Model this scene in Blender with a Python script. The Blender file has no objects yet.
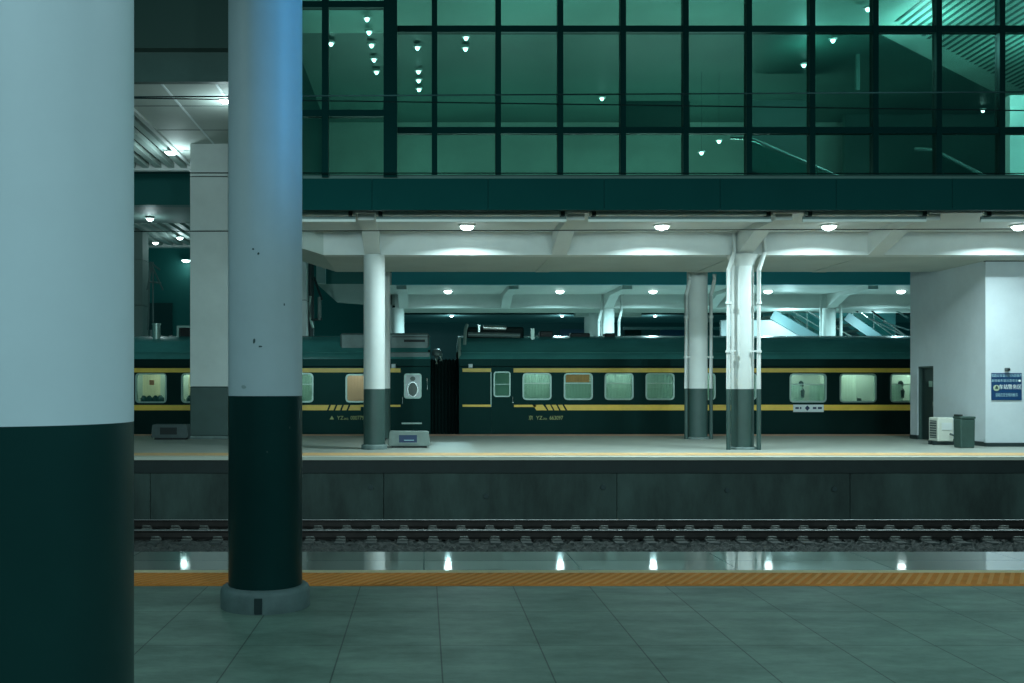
import bpy, math, random
from mathutils import Vector, Matrix
random.seed(7)
scene = bpy.context.scene
COL = scene.collection
F = 996.0; VX = 424.0; VY = 386.0; EYE = 1.575
PI = math.pi

def PX(px, d): return (px - VX) * d / F
def PZ(py, d): return EYE + (VY - py) * d / F
def P(px, py, d): return (PX(px, d), d, PZ(py, d))

# ------------------------------------------------------------------ materials
def lin(r, g, b):
    def f(c):
        c /= 255.0
        return c / 12.92 if c <= 0.04045 else ((c + 0.055) / 1.055) ** 2.4
    return (f(r), f(g), f(b), 1.0)

MATS = {}
def mat(name, col, rough=0.6, metal=0.0, var=0.0, scale=3.0, bump=0.0, bscale=40.0, spec=0.5, coat=0.0, stretch=(1, 1, 1), tint=None):
    m = bpy.data.materials.new(name); m.use_nodes = True
    nt = m.node_tree; b = nt.nodes['Principled BSDF']
    b.inputs['Base Color'].default_value = col
    b.inputs['Roughness'].default_value = rough
    b.inputs['Metallic'].default_value = metal
    b.inputs['Specular IOR Level'].default_value = spec
    if tint: b.inputs['Specular Tint'].default_value = tint
    if coat: b.inputs['Coat Weight'].default_value = coat
    if var or bump:
        tc = nt.nodes.new('ShaderNodeTexCoord')
        mp = nt.nodes.new('ShaderNodeMapping'); mp.inputs['Scale'].default_value = stretch
        nt.links.new(tc.outputs['Object'], mp.inputs['Vector'])
    if var:
        n = nt.nodes.new('ShaderNodeTexNoise'); n.inputs['Scale'].default_value = scale
        n.inputs['Detail'].default_value = 6; n.inputs['Roughness'].default_value = 0.65
        nt.links.new(mp.outputs['Vector'], n.inputs['Vector'])
        r = nt.nodes.new('ShaderNodeValToRGB')
        r.color_ramp.elements[0].position = 0.3; r.color_ramp.elements[1].position = 0.7
        lo = 1 - var; hi = 1 + var * 0.6
        r.color_ramp.elements[0].color = (col[0]*lo, col[1]*lo, col[2]*lo, 1)
        r.color_ramp.elements[1].color = (min(1, col[0]*hi), min(1, col[1]*hi), min(1, col[2]*hi), 1)
        nt.links.new(n.outputs['Fac'], r.inputs['Fac'])
        nt.links.new(r.outputs['Color'], b.inputs['Base Color'])
    if bump:
        n2 = nt.nodes.new('ShaderNodeTexNoise'); n2.inputs['Scale'].default_value = bscale
        n2.inputs['Detail'].default_value = 4
        nt.links.new(mp.outputs['Vector'], n2.inputs['Vector'])
        bp = nt.nodes.new('ShaderNodeBump'); bp.inputs['Strength'].default_value = bump; bp.inputs['Distance'].default_value = 0.02
        nt.links.new(n2.outputs['Fac'], bp.inputs['Height']); nt.links.new(bp.outputs['Normal'], b.inputs['Normal'])
    MATS[name] = m
    return m

def emis(name, col, strength):
    m = bpy.data.materials.new(name); m.use_nodes = True
    nt = m.node_tree; nt.nodes.clear()
    e = nt.nodes.new('ShaderNodeEmission'); e.inputs['Color'].default_value = col; e.inputs['Strength'].default_value = strength
    o = nt.nodes.new('ShaderNodeOutputMaterial'); nt.links.new(e.outputs[0], o.inputs['Surface'])
    MATS[name] = m; return m

def glass(name, tint, refl=1.0, rough=0.02, ior=1.5):
    m = bpy.data.materials.new(name); m.use_nodes = True
    nt = m.node_tree; nt.nodes.clear()
    t = nt.nodes.new('ShaderNodeBsdfTransparent'); t.inputs['Color'].default_value = tint
    g = nt.nodes.new('ShaderNodeBsdfGlossy'); g.inputs['Roughness'].default_value = rough; g.inputs['Color'].default_value = (0.9, 1, 0.97, 1)
    fr = nt.nodes.new('ShaderNodeFresnel'); fr.inputs['IOR'].default_value = ior
    mu = nt.nodes.new('ShaderNodeMath'); mu.operation = 'MULTIPLY'; mu.inputs[1].default_value = refl
    nt.links.new(fr.outputs[0], mu.inputs[0])
    mx = nt.nodes.new('ShaderNodeMixShader')
    nt.links.new(mu.outputs[0], mx.inputs[0]); nt.links.new(t.outputs[0], mx.inputs[1]); nt.links.new(g.outputs[0], mx.inputs[2])
    o = nt.nodes.new('ShaderNodeOutputMaterial'); nt.links.new(mx.outputs[0], o.inputs['Surface'])
    MATS[name] = m; return m

TEALCLAD = mat('far_teal_cladding', (0.025, .18, .165, 1), .6)
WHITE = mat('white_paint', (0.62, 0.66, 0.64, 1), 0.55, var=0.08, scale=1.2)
WHITE_COL = mat('column_white_paint', (0.58, 0.64, 0.67, 1), 0.5, var=0.06, scale=2.0, bump=0.04, bscale=9)
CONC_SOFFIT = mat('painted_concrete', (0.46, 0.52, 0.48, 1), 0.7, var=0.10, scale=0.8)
DARKBAND = mat('dark_green_paint', (0.007, 0.025, 0.0235, 1), 0.36, spec=.35, tint=(.2, 1, .95, 1), var=0.2, scale=1.6, bump=0.03, bscale=12)
DARKBAND_FAR = mat('grey_green_paint', (0.036, 0.076, 0.068, 1), 0.45, var=0.15, scale=2)
PLINTH = mat('plinth_concrete', (0.12, 0.17, 0.16, 1), 0.6, var=0.25, scale=6, bump=0.15, bscale=30)
DARKCLAD = mat('dark_cladding', (0.003, 0.023, 0.022, 1), 0.5, spec=.2, tint=(.1, 1, .95, 1), var=0.15, scale=0.5)
MULLION = mat('dark_mullion', (0.002, 0.014, 0.014, 1), 0.5, spec=.12, tint=(.1, 1, .9, 1))
ROOFDARK = mat('roof_dark', (0.05, 0.08, 0.075, 1), 0.7)
STEELDARK = mat('dark_steel', (0.03, 0.05, 0.05, 1), 0.5, 0.4)
WIRE = mat('wire_black', (0.002, 0.008, 0.008, 1), 0.8, spec=.05)
RAILST = mat('rail_steel', (0.035, 0.03, 0.028, 1), 0.5, 0.7, var=0.3, scale=6)
RAILTOP = mat('rail_polished', (0.8, 0.8, 0.8, 1), 0.42, 1.0)
SLEEPER = mat('sleeper_concrete', (0.032, 0.038, 0.036, 1), 0.85, var=0.3, scale=8)
CLIP = mat('rail_clip_rust', (0.115, 0.12, 0.11, 1), 0.6, 0.2, var=0.3, scale=14)
BALLAST = mat('ballast_stone', (0.032, 0.036, 0.033, 1), 0.9, var=0.7, scale=14, bump=0.5, bscale=22)
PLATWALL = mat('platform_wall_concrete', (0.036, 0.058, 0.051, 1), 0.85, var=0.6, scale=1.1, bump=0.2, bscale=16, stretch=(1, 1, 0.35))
LIPSHADE = mat('platform_wall_lip_shade', (0.007, 0.016, 0.015, 1), 0.7, var=0.3, scale=3)
FARFLOOR = mat('far_platform_stone', (0.30, 0.33, 0.29, 1), 0.45, var=0.12, scale=1.5)
FARTACT = mat('far_tactile_tan', (0.66, 0.40, 0.17, 1), 0.6, var=0.2, scale=5)
EDGELIGHT = mat('pale_edge_stone', (0.50, 0.50, 0.42, 1), 0.6)
YELLOW = mat('yellow_stripe', (0.90, 0.60, 0.09, 1), 0.35, var=0.12, scale=3)
COACH = mat('coach_green', (0.006, 0.017, 0.0155, 1), 0.35, var=0.2, scale=1.0, spec=.16, tint=(.25, 1, .92, 1))
COACHROOF = mat('coach_roof_green', (0.055, 0.235, 0.22, 1), 0.27, var=0.2, scale=1.5, stretch=(0.4, 1, 1))
COACHDARK = mat('coach_dark', (0.002, 0.014, 0.013, 1), 0.6, spec=.15)
COACHGREY = mat('coach_grey_equipment', (0.13, 0.19, 0.18, 1), 0.45, 0.2, var=0.2, scale=3)
ALU = mat('aluminium_frame', (0.34, 0.47, 0.42, 1), 0.35, 0.5)
CHROME = mat('bright_metal', (0.62, 0.68, 0.66, 1), 0.25, 0.9)
COACHIN = mat('coach_interior_panel', (0.50, 0.56, 0.48, 1), 0.6)
GREYBOX = mat('grey_box_paint', (0.16, 0.21, 0.19, 1), 0.5, var=0.2, scale=4)
GREYBOXD = mat('dark_grey_box_paint', (0.06, 0.085, 0.085, 1), 0.5, var=0.2, scale=4)
BLUEPANEL = mat('blue_panel', (0.008, 0.03, 0.085, 1), 0.4)
SIGNBLUE = mat('sign_blue', (0.006, 0.045, 0.13, 1), 0.35)
SIGNWHITE = mat('sign_white', (0.70, 0.78, 0.78, 1), 0.5)
SIGNPALE = mat('sign_pale_lettering', (0.30, 0.48, 0.55, 1), 0.5)
EMBLEM = mat('emblem_pale_green', (0.45, 0.52, 0.36, 1), 0.5)
ACWHITE = mat('ac_cream', (0.60, 0.62, 0.54, 1), 0.45, var=0.05)
BIN = mat('bin_grey_green', (0.032, 0.072, 0.06, 1), 0.45, var=0.2, scale=3)
BLACK = mat('matt_black', (0.006, 0.012, 0.012, 1), 0.6)
DOORDARK = mat('dark_door', (0.014, 0.035, 0.033, 1), 0.45)
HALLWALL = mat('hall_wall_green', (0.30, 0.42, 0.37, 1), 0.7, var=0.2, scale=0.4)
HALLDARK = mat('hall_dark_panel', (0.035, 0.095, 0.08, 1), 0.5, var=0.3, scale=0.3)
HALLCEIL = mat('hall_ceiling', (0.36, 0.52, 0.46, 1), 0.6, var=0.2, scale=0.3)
SLAT = mat('ceiling_slat', (0.42, 0.52, 0.48, 1), 0.5)
RUST = mat('rust_brown', (0.10, 0.05, 0.03, 1), 0.8)
BLUEHALL = mat('blue_cladding', (0.02, 0.09, 0.17, 1), 0.4)
def curtain_mat(n, c):
    m = mat(n, c, 0.85, var=0.05, scale=9, stretch=(3, 1, 0.4)); nt = m.node_tree
    b = nt.nodes['Principled BSDF']; o = [q for q in nt.nodes if q.type == 'OUTPUT_MATERIAL'][0]
    t = nt.nodes.new('ShaderNodeBsdfTranslucent'); t.inputs['Color'].default_value = c
    mx = nt.nodes.new('ShaderNodeMixShader'); mx.inputs[0].default_value = 0.55
    nt.links.new(b.outputs[0], mx.inputs[1]); nt.links.new(t.outputs[0], mx.inputs[2]); nt.links.new(mx.outputs[0], o.inputs['Surface'])
    return m
CUR_GREEN = curtain_mat('curtain_pale_green', (0.42, 0.56, 0.48, 1))
CUR_UP = curtain_mat('blind_pale', (0.46, 0.60, 0.54, 1))
CUR_PINK = curtain_mat('curtain_pink', (0.78, 0.42, 0.30, 1))
CUR_CREAM = curtain_mat('curtain_cream', (0.85, 0.72, 0.50, 1))
CUR_ORANGE = curtain_mat('curtain_orange', (0.80, 0.36, 0.16, 1))
CUR_WHITE = curtain_mat('curtain_white', (0.72, 0.78, 0.68, 1))
DARKSTUFF = mat('dark_bundle', (0.03, 0.07, 0.07, 1), 0.8)
REDMARK = mat('red_print', (0.62, 0.20, 0.12, 1), 0.7)
LAMP = emis('lamp_diffuser', (0.80, 1.0, 1.0, 1), 14)
LAMP_DIM = emis('lamp_diffuser_far', (0.72, 1.0, 0.98, 1), 9)
LAMP_HALL = emis('hall_lamp_diffuser', (0.62, 1.0, 0.92, 1), 14)
COACHLAMP = emis('coach_lamp', (0.95, 1.0, 0.78, 1), 6)
FGLASS = glass('facade_glass', (0.53, 0.72, 0.69, 1), 1.1)
CGLASS = glass('coach_glass', (0.80, 0.92, 0.88, 1), 1.2)
BGLASS = glass('balustrade_glass', (0.62, 0.82, 0.80, 1), 1.4)

# near platform paving: granite slabs with joints
def paving():
    m = bpy.data.materials.new('near_paving_granite'); m.use_nodes = True
    nt = m.node_tree; b = nt.nodes['Principled BSDF']; N = nt.nodes; L = nt.links
    tc = N.new('ShaderNodeTexCoord')
    mp = N.new('ShaderNodeMapping'); mp.inputs['Location'].default_value = (0.50, 0.25, 0)
    L.new(tc.outputs['Object'], mp.inputs['Vector'])
    br = N.new('ShaderNodeTexBrick'); br.offset = 0.0; br.offset_frequency = 2; br.squash = 1.0
    br.inputs['Scale'].default_value = 1.0; br.inputs['Mortar Size'].default_value = 0.005
    br.inputs['Mortar Smooth'].default_value = 0.3
    br.inputs['Brick Width'].default_value = 0.6; br.inputs['Row Height'].default_value = 0.9
    br.inputs['Color1'].default_value = (0.152, 0.232, 0.182, 1); br.inputs['Color2'].default_value = (0.174, 0.254, 0.198, 1)
    br.inputs['Mortar'].default_value = (0.055, 0.08, 0.064, 1)
    L.new(mp.outputs['Vector'], br.inputs['Vector'])
    n = N.new('ShaderNodeTexNoise'); n.inputs['Scale'].default_value = 2.0; n.inputs['Detail'].default_value = 12; n.inputs['Roughness'].default_value = 0.78
    mp2 = N.new('ShaderNodeMapping'); mp2.inputs['Scale'].default_value = (0.6, 1.4, 1)
    L.new(tc.outputs['Object'], mp2.inputs['Vector']); L.new(mp2.outputs['Vector'], n.inputs['Vector'])
    r = N.new('ShaderNodeValToRGB'); r.color_ramp.elements[0].position = 0.32; r.color_ramp.elements[1].position = 0.62
    r.color_ramp.elements[0].color = (0.50, 0.53, 0.51, 1); r.color_ramp.elements[1].color = (1.16, 1.16, 1.16, 1)
    L.new(n.outputs['Fac'], r.inputs['Fac'])
    mx = N.new('ShaderNodeMix'); mx.data_type = 'RGBA'; mx.blend_type = 'MULTIPLY'; mx.inputs['Factor'].default_value = 1.0
    L.new(br.outputs['Color'], mx.inputs['A']); L.new(r.outputs['Color'], mx.inputs['B'])
    L.new(mx.outputs['Result'], b.inputs['Base Color'])
    rr = N.new('ShaderNodeMapRange'); rr.inputs['To Min'].default_value = 0.62; rr.inputs['To Max'].default_value = 0.42
    L.new(n.outputs['Fac'], rr.inputs['Value']); L.new(rr.outputs['Result'], b.inputs['Roughness'])
    n2 = N.new('ShaderNodeTexNoise'); n2.inputs['Scale'].default_value = 60
    L.new(tc.outputs['Object'], n2.inputs['Vector'])
    bp = N.new('ShaderNodeBump'); bp.inputs['Strength'].default_value = 0.08; bp.inputs['Distance'].default_value = 0.01
    L.new(n2.outputs['Fac'], bp.inputs['Height']); L.new(bp.outputs['Normal'], b.inputs['Normal'])
    return m
PAVING = paving()

def edge_stone():
    m = bpy.data.materials.new('polished_edge_stone'); m.use_nodes = True
    nt = m.node_tree; b = nt.nodes['Principled BSDF']; N = nt.nodes; L = nt.links
    tc = N.new('ShaderNodeTexCoord')
    br = N.new('ShaderNodeTexBrick'); br.offset = 0.0
    br.inputs['Scale'].default_value = 1.0; br.inputs['Mortar Size'].default_value = 0.006
    br.inputs['Brick Width'].default_value = 1.35; br.inputs['Row Height'].default_value = 3.0
    br.inputs['Color1'].default_value = (0.30, 0.28, 0.24, 1); br.inputs['Color2'].default_value = (0.46, 0.44, 0.385, 1)
    br.inputs['Mortar'].default_value = (0.08, 0.10, 0.09, 1)
    L.new(tc.outputs['Object'], br.inputs['Vector'])
    L.new(br.outputs['Color'], b.inputs['Base Color'])
    b.inputs['Specular IOR Level'].default_value = 0.28
    n = N.new('ShaderNodeTexNoise'); n.inputs['Scale'].default_value = 2.2; n.inputs['Detail'].default_value = 5
    L.new(tc.outputs['Object'], n.inputs['Vector'])
    rr = N.new('ShaderNodeMapRange'); rr.inputs['To Min'].default_value = 0.02; rr.inputs['To Max'].default_value = 0.07
    L.new(n.outputs['Fac'], rr.inputs['Value']); L.new(rr.outputs['Result'], b.inputs['Roughness'])
    return m
EDGESTONE = edge_stone()
TACT = mat('tactile_orange', (0.88, 0.29, 0.055, 1), 0.8, var=0.22, scale=2.5, spec=.15)
TACTBAR = mat('tactile_bar_orange', (0.95, 0.37, 0.09, 1), 0.7, spec=.2)
WHITELINE = mat('pale_safety_line', (0.92, 0.72, 0.44, 1), 0.8, var=0.1, scale=6, spec=.1)

# ------------------------------------------------------------------ mesh builder
class MB:
    def __init__(s): s.v = []; s.f = []
    def add(s, vs, fs):
        o = len(s.v); s.v += [tuple(v) for v in vs]; s.f += [tuple(i + o for i in f) for f in fs]; return s
    def box(s, x0, x1, y0, y1, z0, z1, ch=0.0):
        if ch <= 0:
            vs = [(x, y, z) for z in (z0, z1) for y in (y0, y1) for x in (x0, x1)]
            return s.add(vs, [(0, 2, 3, 1), (4, 5, 7, 6), (0, 1, 5, 4), (2, 6, 7, 3), (0, 4, 6, 2), (1, 3, 7, 5)])
        c = min(ch, (x1-x0)/2.01, (y1-y0)/2.01, (z1-z0)/2.01)
        vs = []; idx = {}
        X = (x0, x1); Y = (y0, y1); Z = (z0, z1)
        for i in (0, 1):
            for j in (0, 1):
                for k in (0, 1):
                    sx = c if i == 0 else -c; sy = c if j == 0 else -c; sz = c if k == 0 else -c
                    idx[i, j, k, 0] = len(vs); vs.append((X[i], Y[j]+sy, Z[k]+sz))
                    idx[i, j, k, 1] = len(vs); vs.append((X[i]+sx, Y[j], Z[k]+sz))
                    idx[i, j, k, 2] = len(vs); vs.append((X[i]+sx, Y[j]+sy, Z[k]))
        fs = []
        for i in (0, 1):
            q = [idx[i, 0, 0, 0], idx[i, 1, 0, 0], idx[i, 1, 1, 0], idx[i, 0, 1, 0]]; fs.append(q if i else q[::-1])
            q = [idx[0, i, 0, 1], idx[1, i, 0, 1], idx[1, i, 1, 1], idx[0, i, 1, 1]]; fs.append(q[::-1] if i else q)
            q = [idx[0, 0, i, 2], idx[1, 0, i, 2], idx[1, 1, i, 2], idx[0, 1, i, 2]]; fs.append(q if i else q[::-1])
        for a in (0, 1):
            for b2 in (0, 1):
                fs.append([idx[0, a, b2, 1], idx[1, a, b2, 1], idx[1, a, b2, 2], idx[0, a, b2, 2]])
                fs.append([idx[a, 0, b2, 0], idx[a, 1, b2, 0], idx[a, 1, b2, 2], idx[a, 0, b2, 2]])
                fs.append([idx[a, b2, 0, 0], idx[a, b2, 1, 0], idx[a, b2, 1, 1], idx[a, b2, 0, 1]])
        for i in (0, 1):
            for j in (0, 1):
                for k in (0, 1): fs.append([idx[i, j, k, 0], idx[i, j, k, 1], idx[i, j, k, 2]])
        return s.add(vs, fs)
    def lathe(s, cx, cy, prof, n=40, cap=True):
        vs = []; fs = []
        for (r, z) in prof:
            for i in range(n):
                a = 2*PI*i/n; vs.append((cx + r*math.cos(a), cy + r*math.sin(a), z))
        for k in range(len(prof)-1):
            for i in range(n):
                j = (i+1) % n; fs.append((k*n+i, k*n+j, (k+1)*n+j, (k+1)*n+i))
        if cap:
            fs.append(tuple(range(n))[::-1]); fs.append(tuple((len(prof)-1)*n + i for i in range(n)))
        return s.add(vs, fs)
    def prism(s, poly, axis, a0, a1):
        """poly of 2-D points extruded along axis (0 x: poly=(y,z); 1 y: poly=(x,z); 2 z: poly=(x,y))"""
        def mk(p, a):
            return (a, p[0], p[1]) if axis == 0 else ((p[0], a, p[1]) if axis == 1 else (p[0], p[1], a))
        n = len(poly)
        vs = [mk(p, a0) for p in poly] + [mk(p, a1) for p in poly]
        fs = [tuple(range(n)), tuple(range(2*n-1, n-1, -1))] + [(i, i+n, (i+1) % n + n, (i+1) % n) for i in range(n)]
        return s.add(vs, fs)
    def tube(s, pts, r, n=10, cap=True):
        pts = [Vector(p) for p in pts]; vs = []; fs = []
        for k, p in enumerate(pts):
            if k == 0: t = pts[1]-p
            elif k == len(pts)-1: t = p-pts[k-1]
            else: t = (pts[k+1]-p).normalized() + (p-pts[k-1]).normalized()
            t.normalize()
            u = t.cross(Vector((0, 0, 1)));
            if u.length < 1e-3: u = t.cross(Vector((0, 1, 0)))
            u.normalize(); w = u.cross(t)
            for i in range(n):
                a = 2*PI*i/n; vs.append(p + u*r*math.cos(a) + w*r*math.sin(a))
        for k in range(len(pts)-1):
            for i in range(n):
                j = (i+1) % n; fs.append((k*n+i, k*n+j, (k+1)*n+j, (k+1)*n+i))
        if cap:
            fs.append(tuple(range(n))[::-1]); fs.append(tuple((len(pts)-1)*n+i for i in range(n)))
        return s.add(vs, fs)
    def bar(s, a, b, w, h):
        """box beam between two points, width w sideways, height h"""
        a = Vector(a); b = Vector(b); t = (b-a).normalized()
        u = t.cross(Vector((0, 0, 1)))
        if u.length < 1e-3: u = Vector((1, 0, 0))
        u.normalize(); v = u.cross(t); u *= w/2; v *= h/2
        vs = [p + su*u + sv*v for p in (a, b) for su, sv in ((-1, -1), (1, -1), (1, 1), (-1, 1))]
        return s.add(vs, [(0, 1, 2, 3), (7, 6, 5, 4), (0, 4, 5, 1), (1, 5, 6, 2), (2, 6, 7, 3), (3, 7, 4, 0)])
    def rring(s, cx, cz, w, h, rad, t, y0, y1, n=5):
        """rounded-rectangle frame in the xz plane"""
        def rr(w, h, r):
            out = []
            for (sx, sz, a0) in ((1, 1, 0), (-1, 1, PI/2), (-1, -1, PI), (1, -1, 1.5*PI)):
                for i in range(n+1):
                    a = a0 + PI/2*i/n
                    out.append((cx + sx*(w/2-r) + r*math.cos(a), cz + sz*(h/2-r) + r*math.sin(a)))
            return out
        o = rr(w, h, rad); i_ = rr(w-2*t, h-2*t, max(0.01, rad-t)); m = len(o)
        vs = [(x, y0, z) for x, z in o] + [(x, y0, z) for x, z in i_] + [(x, y1, z) for x, z in o] + [(x, y1, z) for x, z in i_]
        fs = []
        for k in range(m):
            j = (k+1) % m
            fs += [(k, j, m+j, m+k), (2*m+j, 2*m+k, 3*m+k, 3*m+j), (j, k, 2*m+k, 2*m+j), (m+k, m+j, 3*m+j, 3*m+k)]
        return s.add(vs, fs)
    def build(s, name, m, parent=None, smooth=False, bevel=0.0):
        off = wloc(parent) if parent else Vector((0, 0, 0))
        me = bpy.data.meshes.new(name)
        me.from_pydata([Vector(v)-off for v in s.v], [], s.f)
        import bmesh
        bm = bmesh.new(); bm.from_mesh(me); bmesh.ops.recalc_face_normals(bm, faces=bm.faces); bm.to_mesh(me); bm.free()
        o = bpy.data.objects.new(name, me); COL.objects.link(o)
        me.materials.append(m)
        if smooth:
            me.polygons.foreach_set('use_smooth', [True]*len(me.polygons))
            me.set_sharp_from_angle(angle=math.radians(35))
        if bevel:
            b = o.modifiers.new('bevel', 'BEVEL'); b.width = bevel; b.segments = 2; b.limit_method = 'ANGLE'
        if parent: o.parent = parent
        return o

def wloc(o):
    v = Vector((0, 0, 0))
    while o is not None: v += o.location; o = o.parent
    return v

def thing(name, label, cat, loc=(0, 0, 0), group=None):
    o = bpy.data.objects.new(name, None); COL.objects.link(o); o.location = loc
    o.empty_display_size = 0.2
    return tag(o, label, cat, group)
def tag(o, label, cat, group=None, kind='thing'):
    o['label'] = label; o['category'] = cat; o['kind'] = kind
    if group: o['group'] = group
    return o
def struct(o, label=None, cat=None):
    o['kind'] = 'structure'
    if label: o['label'] = label; o['category'] = cat
    return o
def copy_tree(o, parent=None):
    c = o.copy(); COL.objects.link(c)
    if parent: c.parent = parent
    for ch in [x for x in o.children]: copy_tree(ch, c)
    return c

def light(kind, loc, power, col=(0.62, 1.0, 0.97), size=0.2, rot=(0, 0, 0), spread=None, sy=None, angle=None, blend=0.5):
    l = bpy.data.lights.new('lamp_or_fill_light', kind); l.energy = power; l.color = col
    if kind == 'AREA':
        l.size = size
        if sy: l.shape = 'RECTANGLE'; l.size_y = sy
        else: l.shape = 'DISK'
        if spread: l.spread = spread
    else: l.shadow_soft_size = size
    if kind == 'SPOT':
        l.spot_size = angle or 2.0; l.spot_blend = blend
    o = bpy.data.objects.new('lamp_or_fill_light', l); COL.objects.link(o); o.location = loc; o.rotation_euler = rot
    o['kind'] = 'helper'
    return o

# ------------------------------------------------------------------ camera / world
cam = bpy.data.cameras.new('camera'); co = bpy.data.objects.new('camera', cam); COL.objects.link(co)
co.location = (0, 0, EYE); co.rotation_euler = (PI/2, 0, 0)
cam.sensor_width = 36.0; cam.lens = 36.0*F/1024.0
cam.shift_x = (512-VX)/1024.0; cam.shift_y = (VY-341.5)/1024.0
cam.clip_start = 0.05; cam.clip_end = 500
scene.camera = co
w = bpy.data.worlds.new('night_sky'); scene.world = w; w.use_nodes = True
w.node_tree.nodes['Background'].inputs['Color'].default_value = (0.09, 0.58, 0.60, 1)
w.node_tree.nodes['Background'].inputs['Strength'].default_value = 0.14
vs = scene.view_settings; scene.display_settings.display_device = 'sRGB'
vs.view_transform = 'Standard'; vs.look = 'None'; vs.gamma = 1; vs.exposure = 0.0; vs.use_curve_mapping = False
scene.cycles.use_denoising = True
scene.cycles.max_bounces = 8; scene.cycles.transparent_max_bounces = 12
scene.cycles.sample_clamp_indirect = 4.0

# ================================================================== NEAR PLATFORM
NE = 9.5
fl = MB().box(-14, 26, -8, 7.84, -1.6, 0.0).build('floor', PAVING)
struct(fl, 'grey green granite slab floor of the near platform', 'floor')
es = MB()
es.add([(-14, 8.5, -0.001), (26, 8.5, -0.001), (26, NE, -0.006), (-14, NE, -0.006), (-14, 8.5, -1.6), (26, 8.5, -1.6), (26, NE, -1.6), (-14, NE, -1.6)],
       [(0, 1, 2, 3), (7, 6, 5, 4), (0, 4, 5, 1), (1, 5, 6, 2), (2, 6, 7, 3), (3, 7, 4, 0)])
struct(es.build('trim_1', EDGESTONE), 'glossy pale stone strip along the near platform edge', 'platform edge')
struct(MB().box(-14, 26, 8.39, 8.5, -1.6, 0.004).build('trim_2', WHITELINE), 'pale safety line between the tactile strip and glossy edge stone', 'safety line')
tp = thing('tactile_paving', 'orange ribbed tactile paving strip along the near platform edge', 'tactile paving', (6, 8.1, 0))
MB().box(-14, 26, 7.84, 8.42, -1.6, 0.002).build('paving_base', TACT, tp)
tb = MB()
x = -6.0
while x < 15:
    for j in range(1):
        tb.prism([(x, 7.88), (x+0.035, 7.88), (x+0.335, 8.36), (x+0.30, 8.36)], 2, 0.0, 0.007)
    # slab joint every 0.6 m
    x += 0.085
tbo = tb.build('ribs', TACTBAR, tp); tbo['kind'] = 'stuff'

def column_round(name, label, x, y, r, top, band, plinth=None, white=WHITE_COL, dark=DARKBAND, group=None, n=56, cat='column'):
    t = thing(name, label, cat, (x, y, 0), group)
    z0 = 0.0
    if plinth:
        pr, ph = plinth
        MB().lathe(x, y, [(pr, 0), (pr, ph-0.035), (pr-0.012, ph-0.012), (pr-0.03, ph), (r+0.005, ph+0.002)], n).build('plinth', PLINTH, t, True)
        z0 = ph*0.9
    MB().lathe(x, y, [(r, z0), (r, band)], n).build('painted_band', dark, t, True)
    MB().lathe(x, y, [(r, band), (r, top)], n).build('shaft', white, t, True)
    return t

R2 = 0.2625
c2x, c2y = PX(265.5, 7.16), 7.16
c1 = column_round('platform_column', 'big white column with dark lower band beside the camera, cut off by the frame', -0.876, 2.07, 0.2625, 5.6, 1.50, (0.315, 0.15), n=96)
c2 = column_round('platform_column', 'white and dark green round column on concrete plinth by the orange tactile strip', c2x, c2y, R2, 5.6, 1.505, (0.318, 0.155), n=72)
def patch_on(col, cx, cy, r, px, py, w, h, m, name):
    # small chip of missing paint lying on the column skin
    D = cy - r
    X = PX(px, D); Z = PZ(py, D)
    a0 = math.acos(max(-1, min(1, (X-cx)/r)))
    b = MB(); n = 7; vs = []; k = 0
    for i in range(n):
        t = 2*PI*i/n; rr = random.uniform(0.7, 1.1)
        a = a0 + (w/2*math.cos(t)*rr)/r; z = Z + h/2*math.sin(t)*rr
        vs.append((cx + (r+0.0012)*math.cos(a), cy - (r+0.0012)*math.sin(a), z))
    b.add(vs, [tuple(range(n))]); b.build(name, m, col)
for cc_, (xx, yy, rr) in ((c2, (c2x, c2y, .318)),):
    MB().box(xx-.028, xx+.028, yy-rr-.004, yy-rr+.03, .005, .115, .003).build('plinth_joint', STEELDARK, cc_)
CHIP = mat('bare_paint_chip', (0.06, 0.10, 0.10, 1), 0.7)
SMUDGE = mat('grey_smudge', (0.36, 0.43, 0.43, 1), 0.7)
for (px, py, w_, h_) in ((253, 249, .022, .016), (258.5, 253.5, .02, .022), (254, 341, .02, .04), (260.5, 346.5, .035, .014), (283, 304, .014, .022)):
    patch_on(c2, c2x, c2y, R2, px, py, w_, h_, CHIP, 'paint_chip')
patch_on(c2, c2x, c2y, R2, 243, 387, .05, .03, SMUDGE, 'smudge')
for (px, py, w_, h_) in ((288, 428, .012, .02), (297, 448, .012, .02), (267, 452, .014, .014)):
    patch_on(c2, c2x, c2y, R2, px, py, w_, h_, MATS['grey_green_paint'], 'paint_chip')

# near canopy, above the frame: carries the lamps that light this platform
nc = thing('platform_canopy', 'flat white canopy over the near platform carried by the two big columns', 'canopy', (2, 1, 5.6))
MB().box(-12, 24, -7, 9.3, 5.6, 5.8).build('roof_slab', CONC_SOFFIT, nc)

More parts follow.
